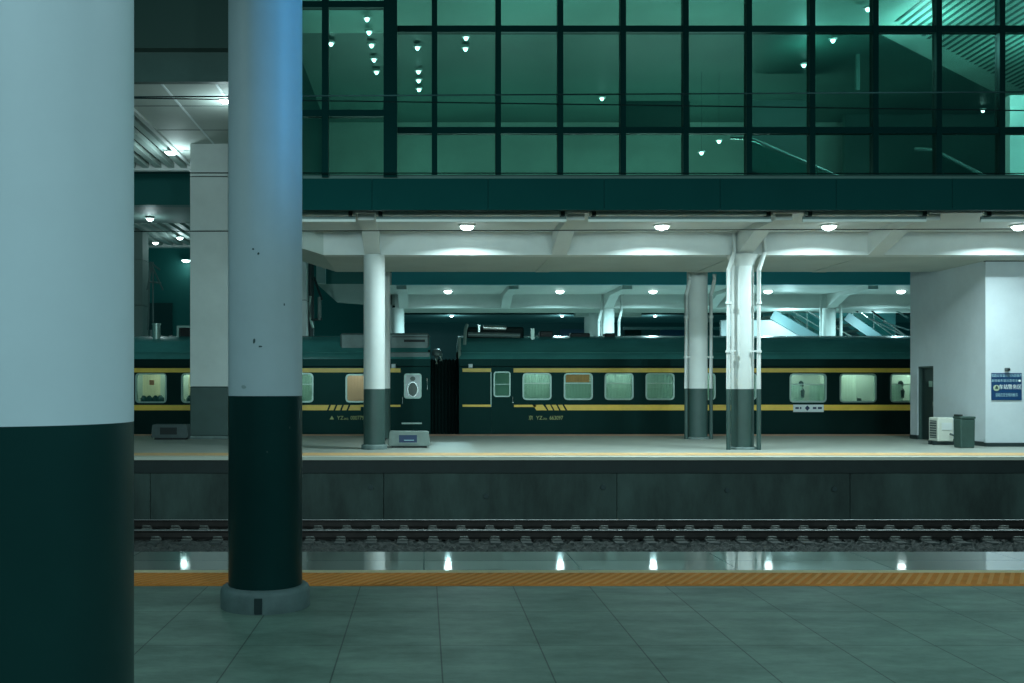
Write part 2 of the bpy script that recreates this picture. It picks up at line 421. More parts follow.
# ================================================================== TRACKS
struct(MB().box(-40, 60, NE, 22.3, -1.9, -1.62).build('ground', BALLAST))
def ballast_strip(x0, x1, y0, y1, nx, ny):
    b = MB(); rnd = random.Random(3)
    vs = []; fs = []
    for j in range(ny+1):
        for i in range(nx+1):
            vs.append((x0+(x1-x0)*i/nx + rnd.uniform(-.02, .02), y0+(y1-y0)*j/ny + rnd.uniform(-.02, .02), -1.47 + rnd.uniform(-0.045, 0.045)))
    for j in range(ny):
        for i in range(nx):
            a = j*(nx+1)+i; fs.append((a, a+1, a+nx+2)); fs.append((a, a+nx+2, a+nx+1))
    b.add(vs, fs); return b
bo = ballast_strip(-9, 16, 17.4, 22.10, 420, 70).build('ballast', BALLAST)
tag(bo, 'dark crushed stone ballast between and around the rails', 'ballast', kind='stuff')
TY = 20.3
trk = thing('railway_track', 'empty railway track with two rails on concrete sleepers before the far platform wall', 'track', (3, TY, -1.62))
def rail_mb(y, x0=-30, x1=45):
    zt = -1.25
    prof = [(y-.075, zt-.176), (y+.075, zt-.176), (y+.075, zt-.165), (y+.012, zt-.14), (y+.009, zt-.045), (y+.036, zt-.036), (y+.036, zt-.004), (y-.036, zt-.004), (y-.036, zt-.036), (y-.009, zt-.045), (y-.012, zt-.14), (y-.075, zt-.165)]
    return MB().prism(prof, 0, x0, x1)
for yy in (TY-.7535, TY+.7535):
    r_ = rail_mb(yy).build('rail', RAILST, trk)
    MB().box(-30, 45, yy-.03, yy+.03, -1.2545, -1.25).build('rail_head', RAILTOP, r_)
proto = None
for k in range(44):
    sx = -9.6 + 0.6*k + 0.18
    if proto is None:
        s_ = MB().prism([(-.13+sx, -1.65), (.13+sx, -1.65), (.10+sx, -1.43), (-.10+sx, -1.43)], 1, TY-1.25, TY+1.25).build('sleeper', SLEEPER, trk)
        for yy in (TY-.7535, TY+.7535):
            for sgn in (-1, 1):
                c_ = MB()
                c_.box(sx-.10, sx+.10, yy+sgn*.13-.06, yy+sgn*.13+.06, -1.435, -1.40, .01)
                c_.tube([(sx-.07, yy+sgn*.10, -1.385), (sx-.07, yy+sgn*.17, -1.365), (sx, yy+sgn*.19, -1.36), (sx+.07, yy+sgn*.17, -1.365), (sx+.07, yy+sgn*.10, -1.385)], .017, 8)
                c_.build('rail_clip', CLIP, s_)
        proto = s_; px0 = sx
    else:
        c_ = copy_tree(proto, trk); c_.location = (sx-px0, 0, 0)

# overhead wires
def wire(label, y, zl, zr, r=0.012, sag=0.0):
    pts = []
    for i in range(25):
        x = -30 + 75*i/24; pts.append((x, y, zl + (zr-zl)*(x+6)/20.0 + sag*math.sin(PI*((x+30) % 25)/25)))
    o = MB().tube(pts, r, 6).build('overhead_wire', WIRE)
    return tag(o, label, 'wire', 'overhead wires')
def zfit(y1, x1, y2, x2, D):
    Xa, Xb = PX(x1, D), PX(x2, D); za, zb = PZ(y1, D), PZ(y2, D)
    sl = (zb-za)/(Xb-Xa); return za + sl*(-6-Xa), za + sl*(14-Xa)
wire('upper thin black wire crossing the middle of the glass wall', 11.25, *zfit(96, 302, 92, 1010, 11.25), r=.008)
wire('slack black wire sloping across the glass wall just under the level upper wire', 15.75, *zfit(100.5, 302, 110.5, 1020, 15.75), r=.010)
wire('thin black wire along the foot of the glass wall', 20.3, *zfit(173, 302, 173.5, 1020, 20.3), r=.012)
wire('thin black wire across the white canopy face behind the lamps', 20.31, *zfit(231, 302, 229, 1020, 20.31), r=.010)

# ================================================================== FAR PLATFORM
FE = 22.1; FB = 32.6
struct(MB().box(-40, 60, FE+.42, FB, -1.9, 0.0).build('floor_far_platform', FARFLOOR), 'pale stone floor of the far platform', 'floor')
struct(MB().box(-40, 60, FE+.45, FE+1.35, -.30, 0.004).build('trim_3', FARTACT), 'tan tactile line along the far platform edge', 'tactile line')
struct(MB().box(-40, 60, FE, FE+.45, -.07, 0.0).build('trim_4', EDGELIGHT), 'pale stone lip of the far platform edge', 'platform edge')
struct(MB().box(-40, 60, FB-1.0, FB-.2, -.1, 0.006).build('trim_5', mat('faded_pink_line', (0.66, 0.36, 0.24, 1), .6)), 'faded pinkish line on the far platform beside the train', 'safety line')
pwl = thing('platform_retaining_wall', 'dark stained concrete wall below the far platform edge', 'retaining wall', (3, FE+.1, -1.6)); pwl['kind'] = 'structure'
MB().box(-40, 60, FE+.06, FE+.42, -.36, -.07).build('lip_shade_band', LIPSHADE, pwl)  # dark colour painted in for the shade beneath the platform lip
for k in range(-5, 9):
    x0 = -0.9 + 5.2*k
    MB().box(x0+.004, x0+5.196, FE+.10, FE+.40, -1.75, -.36, .012).build('wall_panel', PLATWALL, pwl)
for (px, py) in ((603, 487), (727, 490), (834, 489), (486, 496), (371, 487)):
    X, Y, Z = P(px, py, FE+.1)
    MB().tube([(X, FE+.16, Z), (X, FE+.06, Z)], .055, 12).build('drain_pipe', STEELDARK, pwl)

# ---- canopy 1 (over the far platform, below the glass hall)
def canopy(name, label, cat, YF, YFACE, YB, x0, x1, xs_beam, zc=5.4, zs=4.83, left=None, gusset=None, fittings=True, white=WHITE):
    t = thing(name, label, cat, (0, YF, zs))
    MB().box(x0, x1, YF, YFACE, zc, zc+.45).build('overhang_slab', white, t)
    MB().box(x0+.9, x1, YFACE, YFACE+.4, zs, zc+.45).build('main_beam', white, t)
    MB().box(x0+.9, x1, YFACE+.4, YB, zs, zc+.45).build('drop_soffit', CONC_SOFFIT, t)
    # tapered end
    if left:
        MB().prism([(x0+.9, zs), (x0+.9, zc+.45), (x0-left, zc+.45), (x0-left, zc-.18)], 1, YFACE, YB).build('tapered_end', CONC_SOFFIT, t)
    MB().box(x0, x1, YF-.12, YF+.0, zc-.02, zc+.45).build('edge_fascia', white, t)
    for xb in xs_beam:
        b = MB()
        # cross beam: deep at the main beam, shallow at the overhang tip
        b.prism([(YF+.0, zc+.01), (YF+.0, zc-.16), (YFACE-1.35, zc-.16), (YFACE-.05, zs+.01), (YFACE+.01, zs), (YFACE+.01, zc+.01)], 0, xb-.19, xb+.19)
        b.build('cross_beam', white, t)
    return t
BEAMS1 = [-1.28, 3.36, 7.95, 11.22]
cp1 = canopy('platform_canopy', 'white concrete canopy over the far platform under the dark fascia', 'canopy', 22.0, 24.75, 28.4, -3.4, 24.0, BEAMS1, left=0.35)
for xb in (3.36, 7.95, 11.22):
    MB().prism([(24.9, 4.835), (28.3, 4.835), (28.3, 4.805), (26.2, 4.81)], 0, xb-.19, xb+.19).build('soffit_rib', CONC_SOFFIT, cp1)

# conduits along the canopy edge
TUBEW = mat('conduit_white', (0.66, 0.72, 0.68, 1), .45)
k = 0
names = ['white conduit on the canopy edge beside the round column with the big plinth', 'white conduit on the canopy edge above the first lamp from the glass corner',
         'white conduit on the canopy edge above the second lamp', 'white conduit on the canopy edge above the third lamp', 'white conduit on the canopy edge above the plain end building']
for (xa, xb) in ((-3.3, -1.50), (-1.05, 3.12), (3.60, 7.60), (8.30, 11.0), (12.2, 17.0)):
    t = thing('edge_conduit', names[k], 'conduit', ((xa+xb)/2, 21.75, 5.30), 'conduits along the canopy edge'); k += 1
    MB().tube([(xa, 21.72, 5.33), (xb, 21.72, 5.33)], .045, 12).build('tube', TUBEW, t, True)
    MB().box(xa, xb, 21.80, 21.86, 5.17, 5.225).build('rail_strip', TUBEW, t)
    MB().box(xa, xb, 21.81, 21.85, 5.225, 5.29).build('backing_strip', COACHGREY, t)
    n_ = max(2, int((xb-xa)/1.5))
    for i in range(n_):
        xx = xa + .1 + (xb-xa-.2)*i/max(1, n_-1)
        MB().box(xx-.045, xx+.045, 21.655, 21.87, 5.27, 5.42, .008).build('bracket', STEELDARK, t)
        MB().box(xx-.012, xx+.012, 21.72, 21.76, 5.34, 5.84).build('hanger', STEELDARK, t)

# lamps
def lamp_proto(name, label, x, y, z, m, group, r=.16, h=.10):
    t = thing(name, label, 'lamp', (x, y, z), group)
    MB().lathe(x, y, [(r+.05, z), (r+.05, z-.03), (r+.01, z-.04), (r, z-.035)], 28).build('housing', TUBEW, t, True)
    prof = [(r, z-.035)]
    for i in range(1, 7):
        a = PI/2*i/6; prof.append((max(.004, r*math.cos(a)), z-.035-h*math.sin(a)))
    MB().lathe(x, y, prof, 28).build('diffuser', m, t, True)
    return t
L1 = [(467, 'first canopy lamp beside the slim round column'), (662, 'canopy lamp between the slim column and the column with pipes'), (829, 'canopy lamp above the three lit carriage windows'), (1019, 'canopy lamp above the plain building with the blue sign')]
lp = None
FL = (0.72, 0.97, 1.0)
YL1 = 3.80*F/160
for px, lb in L1:
    X = PX(px, YL1)
    if lp is None: lp = o = lamp_proto('canopy_lamp', lb, X, YL1, 5.40, LAMP, 'lamps under the far platform canopy')
    else: o = copy_tree(lp); o.location = (X, YL1, 5.40); o['label'] = lb
    light('AREA', (X, YL1, 5.24), 210, FL, .15, spread=math.radians(158))

# ---- columns of the far platform
def pipes(t, x, y, off, zb, zt, dz, shift, m=WHITE, dark=DARKBAND_FAR, band=1.50):
    for sgn in (-1, 1):
        xx = x + sgn*off
        MB().tube([(xx, y, .0), (xx, y, band)], .055, 12).build('drainpipe_base', dark, t, True)
        p = MB().tube([(xx, y, band), (xx, y, zb-.02), (xx+shift*.35, y-.0, zb+.12), (xx+shift, y, zb+.42), (xx+shift, y, zt)], .055, 12).build('drainpipe', m, t, True)
        for zz in (2.4, 3.6):
            MB().lathe(xx, y, [(.07, zz), (.07, zz+.06)], 14).build('pipe_collar', m, p)
        MB().box(min(x+sgn*.2, xx), max(x+sgn*.2, xx), y-.02, y+.02, 2.42, 2.46).build('pipe_bracket', m, p)

ca = column_round('canopy_column', 'slim round white column with green base beside the grey box with blue panel', -1.243, 24.9, .268, 4.84, 1.50, (.325, .12), WHITE, DARKBAND_FAR, 'columns of the far platform', 40)
cb = column_round('canopy_column', 'white column showing as a sliver behind the slim round column', -1.29, 29.9, .28, 5.0, 1.50, None, WHITE, DARKBAND_FAR, 'columns of the far platform', 40)
cc = column_round('canopy_column', 'front white column flanked by two drainpipes', 7.96, 24.9, .275, 4.86, 1.50, (.36, .06), WHITE, DARKBAND_FAR, 'columns of the far platform', 40)
pipes(cc, 7.90, 24.62, .375, 4.46, 5.38, .4, .14)
MB().lathe(7.96, 24.9, [(.275, 4.55), (.32, 4.7), (.40, 4.84)], 40).build('capital', WHITE, cc, True)
cd = column_round('canopy_column', 'rear white column with drainpipes beside the front piped column', 8.16, 29.75, .30, 5.4, 1.50, (.36, .06), WHITE, DARKBAND_FAR, 'columns of the far platform', 40)
pipes(cd, 8.16, 29.6, .37, 4.3, 4.9, .4, .10)
# rear beam over the rear column row
# square clad columns in the open passage
def square_col(label, x0, x1, y0, y1, top, joints, band, base_z=0.0, name='clad_column'):
    t = thing(name, label, 'column', ((x0+x1)/2, (y0+y1)/2, base_z), 'square clad columns in the open passage')
    MB().box(x0, x1, y0, y1, base_z+.10, band).build('painted_band', DARKBAND_FAR, t, bevel=.02)
    MB().box(x0-.10, x1+.12, y0-.08, y1+.08, base_z, base_z+.10).build('plinth', PLINTH, t, bevel=.02)
    zs = [band] + joints + [top]
    for a, b in zip(zs[:-1], zs[1:]):
        MB().box(x0, x1, y0, y1, a+.012, b-.012).build('cladding_panel', WHITE, t, bevel=.015)
    MB().box(x0+.03, x1-.03, y0+.03, y1-.03, band-.05, top).build('core', BLACK, t)
    return t
square_col('square white clad column with green base standing on the platform in the open passage', PX(190, 29.6), PX(190, 29.6)+1.13, 29.6, 30.7, 8.80, [PZ(231, 29.6), PZ(176.5, 29.6)], PZ(387, 29.6))

# ---- end building on the far platform
bx0 = 14.6; byf = 25.97; byb = 29.9; bzt = PZ(262, 25.97)
eb = thing('platform_building', 'plain white block building with a dark doorway at the end of the far platform', 'building', (17.5, 28, 0))
y_d0, y_d1, z_d = 28.55, 29.45, 2.15
sw = MB()
sw.box(bx0, bx0+.2, byf, y_d0, 0.12, 5.42); sw.box(bx0, bx0+.2, y_d1, byb, .12, 5.42); sw.box(bx0, bx0+.2, y_d0, y_d1, z_d, 5.42)
sw.build('side_wall', WHITE_COL, eb)
MB().box(bx0-.004, 26, byf-.08, byf, .10, bzt).build('front_wall', WHITE_COL, eb)
MB().box(bx0, 26, byf-.10, byf+.02, bzt+.0, bzt+.10).build('front_coping', STEELDARK, eb)
MB().box(bx0+.2, 26, byb-.2, byb, .12, 5.42).build('rear_wall', WHITE_COL, eb)
MB().box(bx0+.9, bx0+1.1, byf, byb-.2, .0, 5.40).build('inner_wall', DOORDARK, eb)
MB().box(bx0-.02, 26, byf-.10, byf+.0, 0, .10).build('front_skirting', STEELDARK, eb)
sk = MB(); sk.box(bx0-.02, bx0+.02, byf, y_d0, 0, .12); sk.box(bx0-.02, bx0+.02, y_d1, byb, 0, .12); sk.build('side_skirting', STEELDARK, eb)
dr = MB().box(bx0+.11, bx0+.16, y_d0+.05, y_d1-.05, .02, z_d-.04).build('door', DOORDARK, eb)
MB().box(bx0+.09, bx0+.12, y_d0+.16, y_d0+.22, 1.0, 1.12).build('door_handle', CHROME, dr)
MB().box(bx0+.095, bx0+.112, y_d0+.25, y_d0+.45, 1.55, 1.72).build('door_notice', ALU, dr)
df = MB(); df.box(bx0+.02, bx0+.2, y_d0-.0, y_d0+.05, 0, z_d); df.box(bx0+.02, bx0+.2, y_d1-.05, y_d1, 0, z_d); df.box(bx0+.02, bx0+.2, y_d0, y_d1, z_d-.05, z_d)
df.build('door_frame', DARKBAND_FAR, eb)

# blue sign
def text_mesh(name, body, size, m, parent, loc, depth=.004, align='CENTER', sx=1.0, shear=0):
    cu = bpy.data.curves.new(name+'_c', 'FONT'); cu.body = body; cu.size = size; cu.extrude = depth
    cu.align_x = align; cu.align_y = 'CENTER'; cu.resolution_u = 3
    o = bpy.data.objects.new(name+'_c', cu); COL.objects.link(o)
    dg = bpy.context.evaluated_depsgraph_get(); dg.update()
    me = bpy.data.meshes.new_from_object(o.evaluated_get(dg)); me.name = name
    bpy.data.objects.remove(o); bpy.data.curves.remove(cu)
    me.transform(Matrix.Diagonal((sx, 1, 1, 1))); me.transform(Matrix.Rotation(PI/2, 4, 'X'))
    me.materials.clear(); me.materials.append(m)
    q = bpy.data.objects.new(name, me); COL.objects.link(q); q.parent = parent
    q.location = Vector(loc) - wloc(parent)
    return q
sd = byf-.08
def S(px, py): return PX(px, sd), PZ(py, sd)
xa, za = S(991, 400.2); xb, zb = S(1021.3, 373)
sg = thing('wall_sign', 'blue station sign with round emblem and pale lettering on the white building', 'sign', ((xa+xb)/2, sd, (za+zb)/2))
MB().box(xa, xb, sd-.03, sd, za, zb, .008).build('sign_board', SIGNBLUE, sg)
def sgt(body, px, py, size, m, sx=1.0):
    X, Z = S(px, py); text_mesh('lettering', body, size, m, sg, (X, sd-.032, Z), sx=sx)
sgt('铁路公安派出所为您服务', 1006, 375.8, .092, SIGNPALE, .80)
sgt('旅客候车请注意安全', 1004, 380.8, .078, SIGNPALE, .98)
sgt('车站警务区', 1009.5, 387.2, .135, SIGNWHITE, .88)
sgt('请站在安全线内候车', 1006, 395.2, .105, SIGNPALE, .62)
X, Z = S(995.6, 388); MB().tube([(X, sd-.03, Z), (X, sd-.045, Z)], .078, 24).build('emblem', EMBLEM, sg)
X, Z = S(995.6, 387.4); MB().prism([(X-.04, Z-.04), (X+.04, Z-.04), (X+.03, Z+.02), (X, Z+.05), (X-.03, Z+.02)], 1, sd-.05, sd-.044).build('emblem_shield', DARKBAND_FAR, sg)
X, Z = S(1018.8, 380.7); MB().tube([(X, sd-.03, Z), (X, sd-.042, Z)], .03, 16).build('white_dot', SIGNWHITE, sg)
X, Z = S(1005.8, 369.6)
cmr = thing('wall_camera', 'tiny dark camera fixed on the white wall just above the blue sign', 'camera', (X, sd, Z))
MB().box(X-.05, X+.05, sd-.12, sd-.02, Z-.045, Z+.045, .012).build('housing', GREYBOXD, cmr)
MB().tube([(X, sd-.12, Z), (X, sd-.15, Z)], .03, 14).build('lens', BLACK, cmr)
MB().box(X-.03, X+.03, sd-.02, sd+.0, Z-.03, Z+.03).build('mount', GREYBOXD, cmr)

# AC outdoor unit
ac = thing('air_conditioner_unit', 'cream outdoor air conditioner unit beside the doorway of the white building', 'air conditioner', (13.88, 26.73, 0))
ax0, ax1, ay0, ay1, az0, az1 = 13.67, 14.09, 26.5, 26.98, .10, .73
MB().box(ax0, ax1, ay0, ay1, az0, az1, .02).build('casing', ACWHITE, ac)
g_ = MB().box(ax0-.012, ax0, ay0+.06, ay1-.08, az0+.08, az1-.08).build('grille', GREYBOXD, ac)
for i in range(7):
    zz = az0+.11+i*.066; MB().box(ax0-.02, ax0-.011, ay0+.06, ay1-.08, zz, zz+.012).build('grille_bar', ACWHITE, g_)
MB().box(ax0+.1, ax1-.04, ay0-.012, ay0, az0+.30, az0+.50).build('valve_cover', MATS['white_paint'], ac)
MB().tube([(ax1-.1, ay0-.02, az0+.2), (ax1-.05, ay0-.12, az0+.16), (ax1+.1, ay0-.1, az0+.3), (ax1+.3, ay0+.2, az0+.35), (14.6, ay0+.3, az0+.4)], .03, 8).build('hose', GREYBOXD, ac)
for yy in (ay0+.1, ay1-.16):
    MB().box(ax0-.06, ax1+.08, yy, yy+.07, 0, az0).build('foot', STEELDARK, ac)

# grey-green bin
bn = thing('litter_bin', 'dark grey green square bin beside the cream air conditioner unit', 'bin', (13.76, 25.42, 0))
MB().prism([(13.61, 0), (13.97, 0), (13.98, .74), (13.60, .74)], 1, 25.25, 25.6).build('body', BIN, bn, bevel=.03)
MB().box(13.59, 13.99, 25.24, 25.61, .74, .80, .015).build('lid', BIN, bn)
MB().box(13.60, 13.68, 25.28, 25.58, .80, .85, .01).build('hinge_block', BLACK, bn)
bk = thing('bin_shadow_block', 'narrow dark block added as the shadow between the bin and the white wall', 'shadow block', (14.05, 25.66, 0))
MB().box(14.01, 14.14, 25.62, 25.75, 0, .68, .01).build('body', GREYBOXD, bk)  # dark block added where only the bin's shadow falls
MB().box(14.02, 14.13, 25.61, 25.62, .05, .64).build('door', STEELDARK, bk)  # front sheet of the same shadow block

# low boxes on the platform
def low_box(label, px0, px1, pyt, pyb, D, m, pm, panel):
    x0, x1 = PX(px0, D), PX(px1, D); zt = PZ(pyt, D); 
    t = thing('equipment_box', label, 'equipment box', ((x0+x1)/2, D+.25, 0), 'low equipment boxes on the far platform')
    MB().prism([(x0+.02, .05), (x1-.02, .05), (x1, .10), (x1-.03, zt-.02), (x1-.07, zt), (x0+.07, zt), (x0+.03, zt-.02), (x0, .10)], 1, D, D+.5).build('casing', m, t, bevel=.012)
    MB().box(x0+.08, x1-.08, D+.05, D+.45, 0, .06).build('skid', BLACK, t)
    a, b, c, d_ = panel
    pn = MB().box(PX(a, D), PX(b, D), D-.012, D+.02, PZ(d_, D), PZ(c, D)).build('panel', pm, t)
    MB().rring((PX(a, D)+PX(b, D))/2, (PZ(c, D)+PZ(d_, D))/2, PX(b, D)-PX(a, D)+.05, PZ(c, D)-PZ(d_, D)+.05, .03, .025, D-.016, D).build('panel_rim', m, pn)
    return t, pn
t1, p1 = low_box('grey low box with a blue panel standing beside the slim round column', 388, 430, 431.5, 448, 25.3, GREYBOX, BLUEPANEL, (399, 417, 435, 442.5))
MB().box(PX(404, 25.28), PX(414, 25.28), 25.28, 25.29, PZ(440.6, 25.28), PZ(439.9, 25.28)).build('panel_lettering', SIGNPALE, p1)
t2, p2 = low_box('dark grey low box with a dark panel standing before the square clad column', 151, 188, 424.5, 439.3, 29.2, GREYBOXD, BLACK, (160, 177, 427.5, 434.5))
HX = PX(390, 25.3)
hs = MB().tube([(HX-.09, 25.35, .25), (HX-.16, 25.33, .16), (HX-.15, 25.3, .06), (HX-.05, 25.3, .02)], .02, 8).build('hose', BLACK, t1)

# ================================================================== TRAIN
TD = 32.75; TS = F/TD
def TX(px): return (px-VX)/TS
def TZ(py): return EYE + (VY-py)/TS
FLOORZ = 0.05; EAVE = TZ(359)
def roof_profile(y0, w):
    """from near eave over the top to far eave (y, z)"""
    pts = []
    pts.append((y0, EAVE)); pts.append((y0+.03, EAVE+.10)); pts.append((y0+.10, EAVE+.20))
    h = 3.30
    for i in range(0, 13):
        t = i/12.0
        yy = y0+.18 + (w-.36)*t
        zz = EAVE+.27 + (h-(EAVE+.27))*math.sin(PI*t)**.62 if 0 < t < 1 else EAVE+.27
        pts.append((yy, zz))
    pts += [(y0+w-.10, EAVE+.20), (y0+w-.03, EAVE+.10), (y0+w, EAVE)]
    return pts
YB_ = TD+3.1
def coach(label, X0, X1, wins, doors, numtext, numpx, flip):
    """wins: list of dict(px,w,y0,y1,kind); X0..X1 body ends"""
    t = thing('railway_coach', label, 'train carriage', ((X0+X1)/2, TD+1.55, -1.25), 'coaches of the train')
    zlo = -.35; zw0, zw1 = TZ(401), TZ(373)
    # ---- near side wall with window holes
    holes = sorted([(TX(w_['px'])-w_['w']/2/TS+.03, TX(w_['px'])+w_['w']/2/TS-.03, TZ(w_['y1'])+.03, TZ(w_['y0'])-.03) for w_ in wins] +
                   [(TX(d['wx'][0])+.03, TX(d['wx'][1])-.03, TZ(d['wy'][1])+.03, TZ(d['wy'][0])-.03) for d in doors])
    b = MB(); x = X0
    for (a, c, z0, z1) in holes:
        if a > x: b.box(x, a, TD, TD+.08, zlo, EAVE)
        b.box(a, c, TD, TD+.08, zlo, z0); b.box(a, c, TD, TD+.08, z1, EAVE); x = c
    b.box(x, X1, TD, TD+.08, zlo, EAVE)
    b.build('side_wall', COACH, t)
    MB().box(X0, X1, YB_-.08, YB_, zlo, EAVE).build('far_side_wall', COACH, t)
    MB().box(X0, X0+.08, TD+.08, YB_-.08, zlo, EAVE+.3).build('end_wall', COACHDARK, t)
    MB().box(X1-.08, X1, TD+.08, YB_-.08, zlo, EAVE+.3).build('end_wall', COACHDARK, t)
    MB().box(X0+.08, X1-.08, TD+.08, YB_-.08, -.25, .0).build('coach_floor', COACHDARK, t)
    MB().box(X0+.1, X1-.1, TD+1.0, TD+1.05, 0, EAVE).build('interior_partition', COACHIN, t)
    MB().box(X0+.1, X1-.1, TD+.09, TD+1.0, EAVE-.02, EAVE+.02).build('interior_ceiling', COACHIN, t)
    # cantrail shadow gap + roof
    MB().prism(roof_profile(TD, 3.1), 0, X0, X1).build('roof', COACHROOF, t, True)
    MB().tube([(X0, TD-.005, TZ(366.5)), (X1, TD-.005, TZ(366.5))], .018, 6).build('gutter', COACHDARK, t)
    MB().tube([(X0+.05, TD+.09, EAVE+.215), (X1-.05, TD+.09, EAVE+.215)], .02, 8).build('roof_moulding', COACHROOF, t)
    # bogies and underframe (hidden by the platform)
    MB().box(X0+.2, X1-.2, TD+.3, YB_-.3, -.75, -.35).build('underframe', COACHDARK, t)
    for xx in (X0+3.2, X1-3.2):
        bg = MB().box(xx-1.6, xx+1.6, TD+.5, YB_-.5, -.95, -.75).build('bogie', COACHDARK, t)
        for dx in (-1.2, 1.2):
            for yy in (TD+.80, YB_-.80):
                MB().tube([(xx+dx, yy-.06, -.79), (xx+dx, yy+.06, -.79)], .455, 28).build('wheel', RAILST, bg)
    # windows
    for w_ in wins:
        cx = TX(w_['px']); cz = (TZ(w_['y0'])+TZ(w_['y1']))/2; ww = w_['w']/TS; hh = TZ(w_['y0'])-TZ(w_['y1'])
        fr = MB().rring(cx, cz, ww, hh, .13, .05, TD-.015, TD+.09).build('window', ALU, t)
        pn = MB().box(cx-ww/2+.03, cx+ww/2-.03, TD+.035, TD+.043, cz-hh/2+.03, cz+hh/2-.03).build('pane', CGLASS, fr)
        kd = w_['kind']
        if kd in ('green', 'orange', 'split'):
            MB().box(cx-ww/2+.04, cx+ww/2-.04, TD+.01, TD+.05, cz+hh*.12-.018, cz+hh*.12+.018).build('glazing_bar', ALU, fr)
        yc = TD+.16
        def cur(x0, x1, z0, z1, m, nm='curtain'):
            c = MB(); n = max(6, int((x1-x0)/.03)); vs = []; fs = []
            for i in range(n+1):
                xx = x0+(x1-x0)*i/n; yy = yc + .005*math.sin(i*1.9)
                vs += [(xx, yy, z0), (xx, yy, z1)]
            for i in range(n): fs.append((2*i, 2*i+2, 2*i+3, 2*i+1))
            c.add(vs, fs); o = c.build(nm, m, fr, True)
            return o
        l, r_, bt, tp_ = cx-ww/2+.03, cx+ww/2-.03, cz-hh/2+.02, cz+hh/2-.02
        if kd == 'green': cur(l, r_, bt, cz+hh*.14, CUR_GREEN); cur(l, r_, cz+hh*.14, tp_, CUR_UP, 'roller_blind')
        elif kd == 'orange':
            cur(l, r_, bt, cz+hh*.14, CUR_GREEN); cur(l+.06, r_-.06, cz+hh*.16, tp_-.03, CUR_ORANGE, 'bundle')
        elif kd == 'pink': cur(l, r_, bt, tp_, CUR_PINK)
        elif kd == 'cream':
            cur(l+.17, r_-.22, bt+.10, tp_, CUR_CREAM)
            MB().box(cx-.09, cx+.07, yc-.03, yc-.02, cz+.10, cz+.26, .005).build('red_print', REDMARK, fr)
            for i, q in enumerate((-.28, -.1, .1, .26)):
                MB().lathe(cx+q, TD+.2, [(.02, bt), (.11, bt+.02), (.12, bt+.13), (.06, bt+.22), (.01, bt+.24)], 14).build('bundle', DARKSTUFF, fr, True)
        elif kd == 'plain': pass
        elif kd == 'split':
            cur(l, cx-.12, bt, cz+hh*.12, CUR_GREEN); cur(cx+.10, r_, bt, cz+hh*.12, CUR_GREEN)
            MB().lathe(cx-.13, TD+.26, [(.02, cz-.33), (.10, cz-.32), (.12, cz-.1), (.05, cz+.02), (.09, cz+.1), (.07, cz+.2), (.01, cz+.24)], 14).build('bundle', DARKSTUFF, fr, True)
        elif kd == 'white':
            cur(l, cx+.0, bt, tp_, CUR_WHITE)
            MB().box(cx+.1, cx+.2, TD+.2, TD+.3, bt, bt+.12).build('cup', DARKSTUFF, fr)
    # doors
    for d in doors:
        dx0, dx1 = TX(d['px'][0]), TX(d['px'][1])
        dw = TX(d['wx'][0]), TX(d['wx'][1]), TZ(d['wy'][1]), TZ(d['wy'][0])
        dd = MB()
        m_ = .012; yo = TD-m_
        dd.box(dx0, dw[0]+.03, yo, TD, zlo+.05, EAVE-.08); dd.box(dw[1]-.03, dx1, yo, TD, zlo+.05, EAVE-.08)
        dd.box(dw[0]+.03, dw[1]-.03, yo, TD, zlo+.05, dw[2]+.03); dd.box(dw[0]+.03, dw[1]-.03, yo, TD, dw[3]-.03, EAVE-.08)
        do = dd.build('door', COACH, t)
        cx = (dw[0]+dw[1])/2; cz = (dw[2]+dw[3])/2; ww = dw[1]-dw[0]; hh = dw[3]-dw[2]
        MB().rring(cx, cz, ww, hh, .09, .045, TD-.03, TD+.02).build('door_window_frame', ALU, do)
        MB().box(cx-ww/2+.03, cx+ww/2-.03, TD+.0, TD+.008, cz-hh/2+.03, cz+hh/2-.03).build('door_window_pane', CGLASS, do)
        if d.get('oval'):
            pl = MB().box(cx-ww/2+.04, cx+ww/2-.04, TD-.022, TD-.004, cz-hh/2+.04, cz+hh/2-.04, .006).build('white_window_plate', SIGNWHITE, do)
            def ell(x, z, a, b2, y0, y1, nm, m):
                MB().prism([(x+a*math.cos(2*PI*i/28), z+b2*math.sin(2*PI*i/28)) for i in range(28)], 1, y0, y1).build(nm, m, pl)
            ell(cx, cz-.11, .185, .25, TD-.030, TD-.021, 'oval_rim', CHROME); ell(cx, cz-.11, .155, .22, TD-.033, TD-.029, 'oval_glazing', GREYBOX)
            ell(cx, cz+.24, .085, .07, TD-.028, TD-.021, 'round_vent', GREYBOX)
        else:
            MB().box(cx-ww/2+.03, cx+ww/2-.03, TD-.005, TD+.012, cz-.012, cz+.012).build('glazing_bar', ALU, do)
            MB().box(cx-ww/2, cx+ww/2, TD+.1, TD+.12, cz-hh/2, cz+hh/2).build('vestibule_panel', CUR_GREEN, do)
        for (hx, z0, z1) in d['handles']:
            X = TX(hx)
            MB().tube([(X, TD-.01, TZ(z1)), (X, TD-.07, TZ(z1)+.02), (X, TD-.07, TZ(z0)-.02), (X, TD-.01, TZ(z0))], .018, 8).build('handle', CHROME, do)
        if d.get('step'):
            MB().box(dx0+.02, dx1-.12, TD-.03, TD-.01, TZ(424), TZ(422.6)).build('sill_strip', ALU, do)
    return t
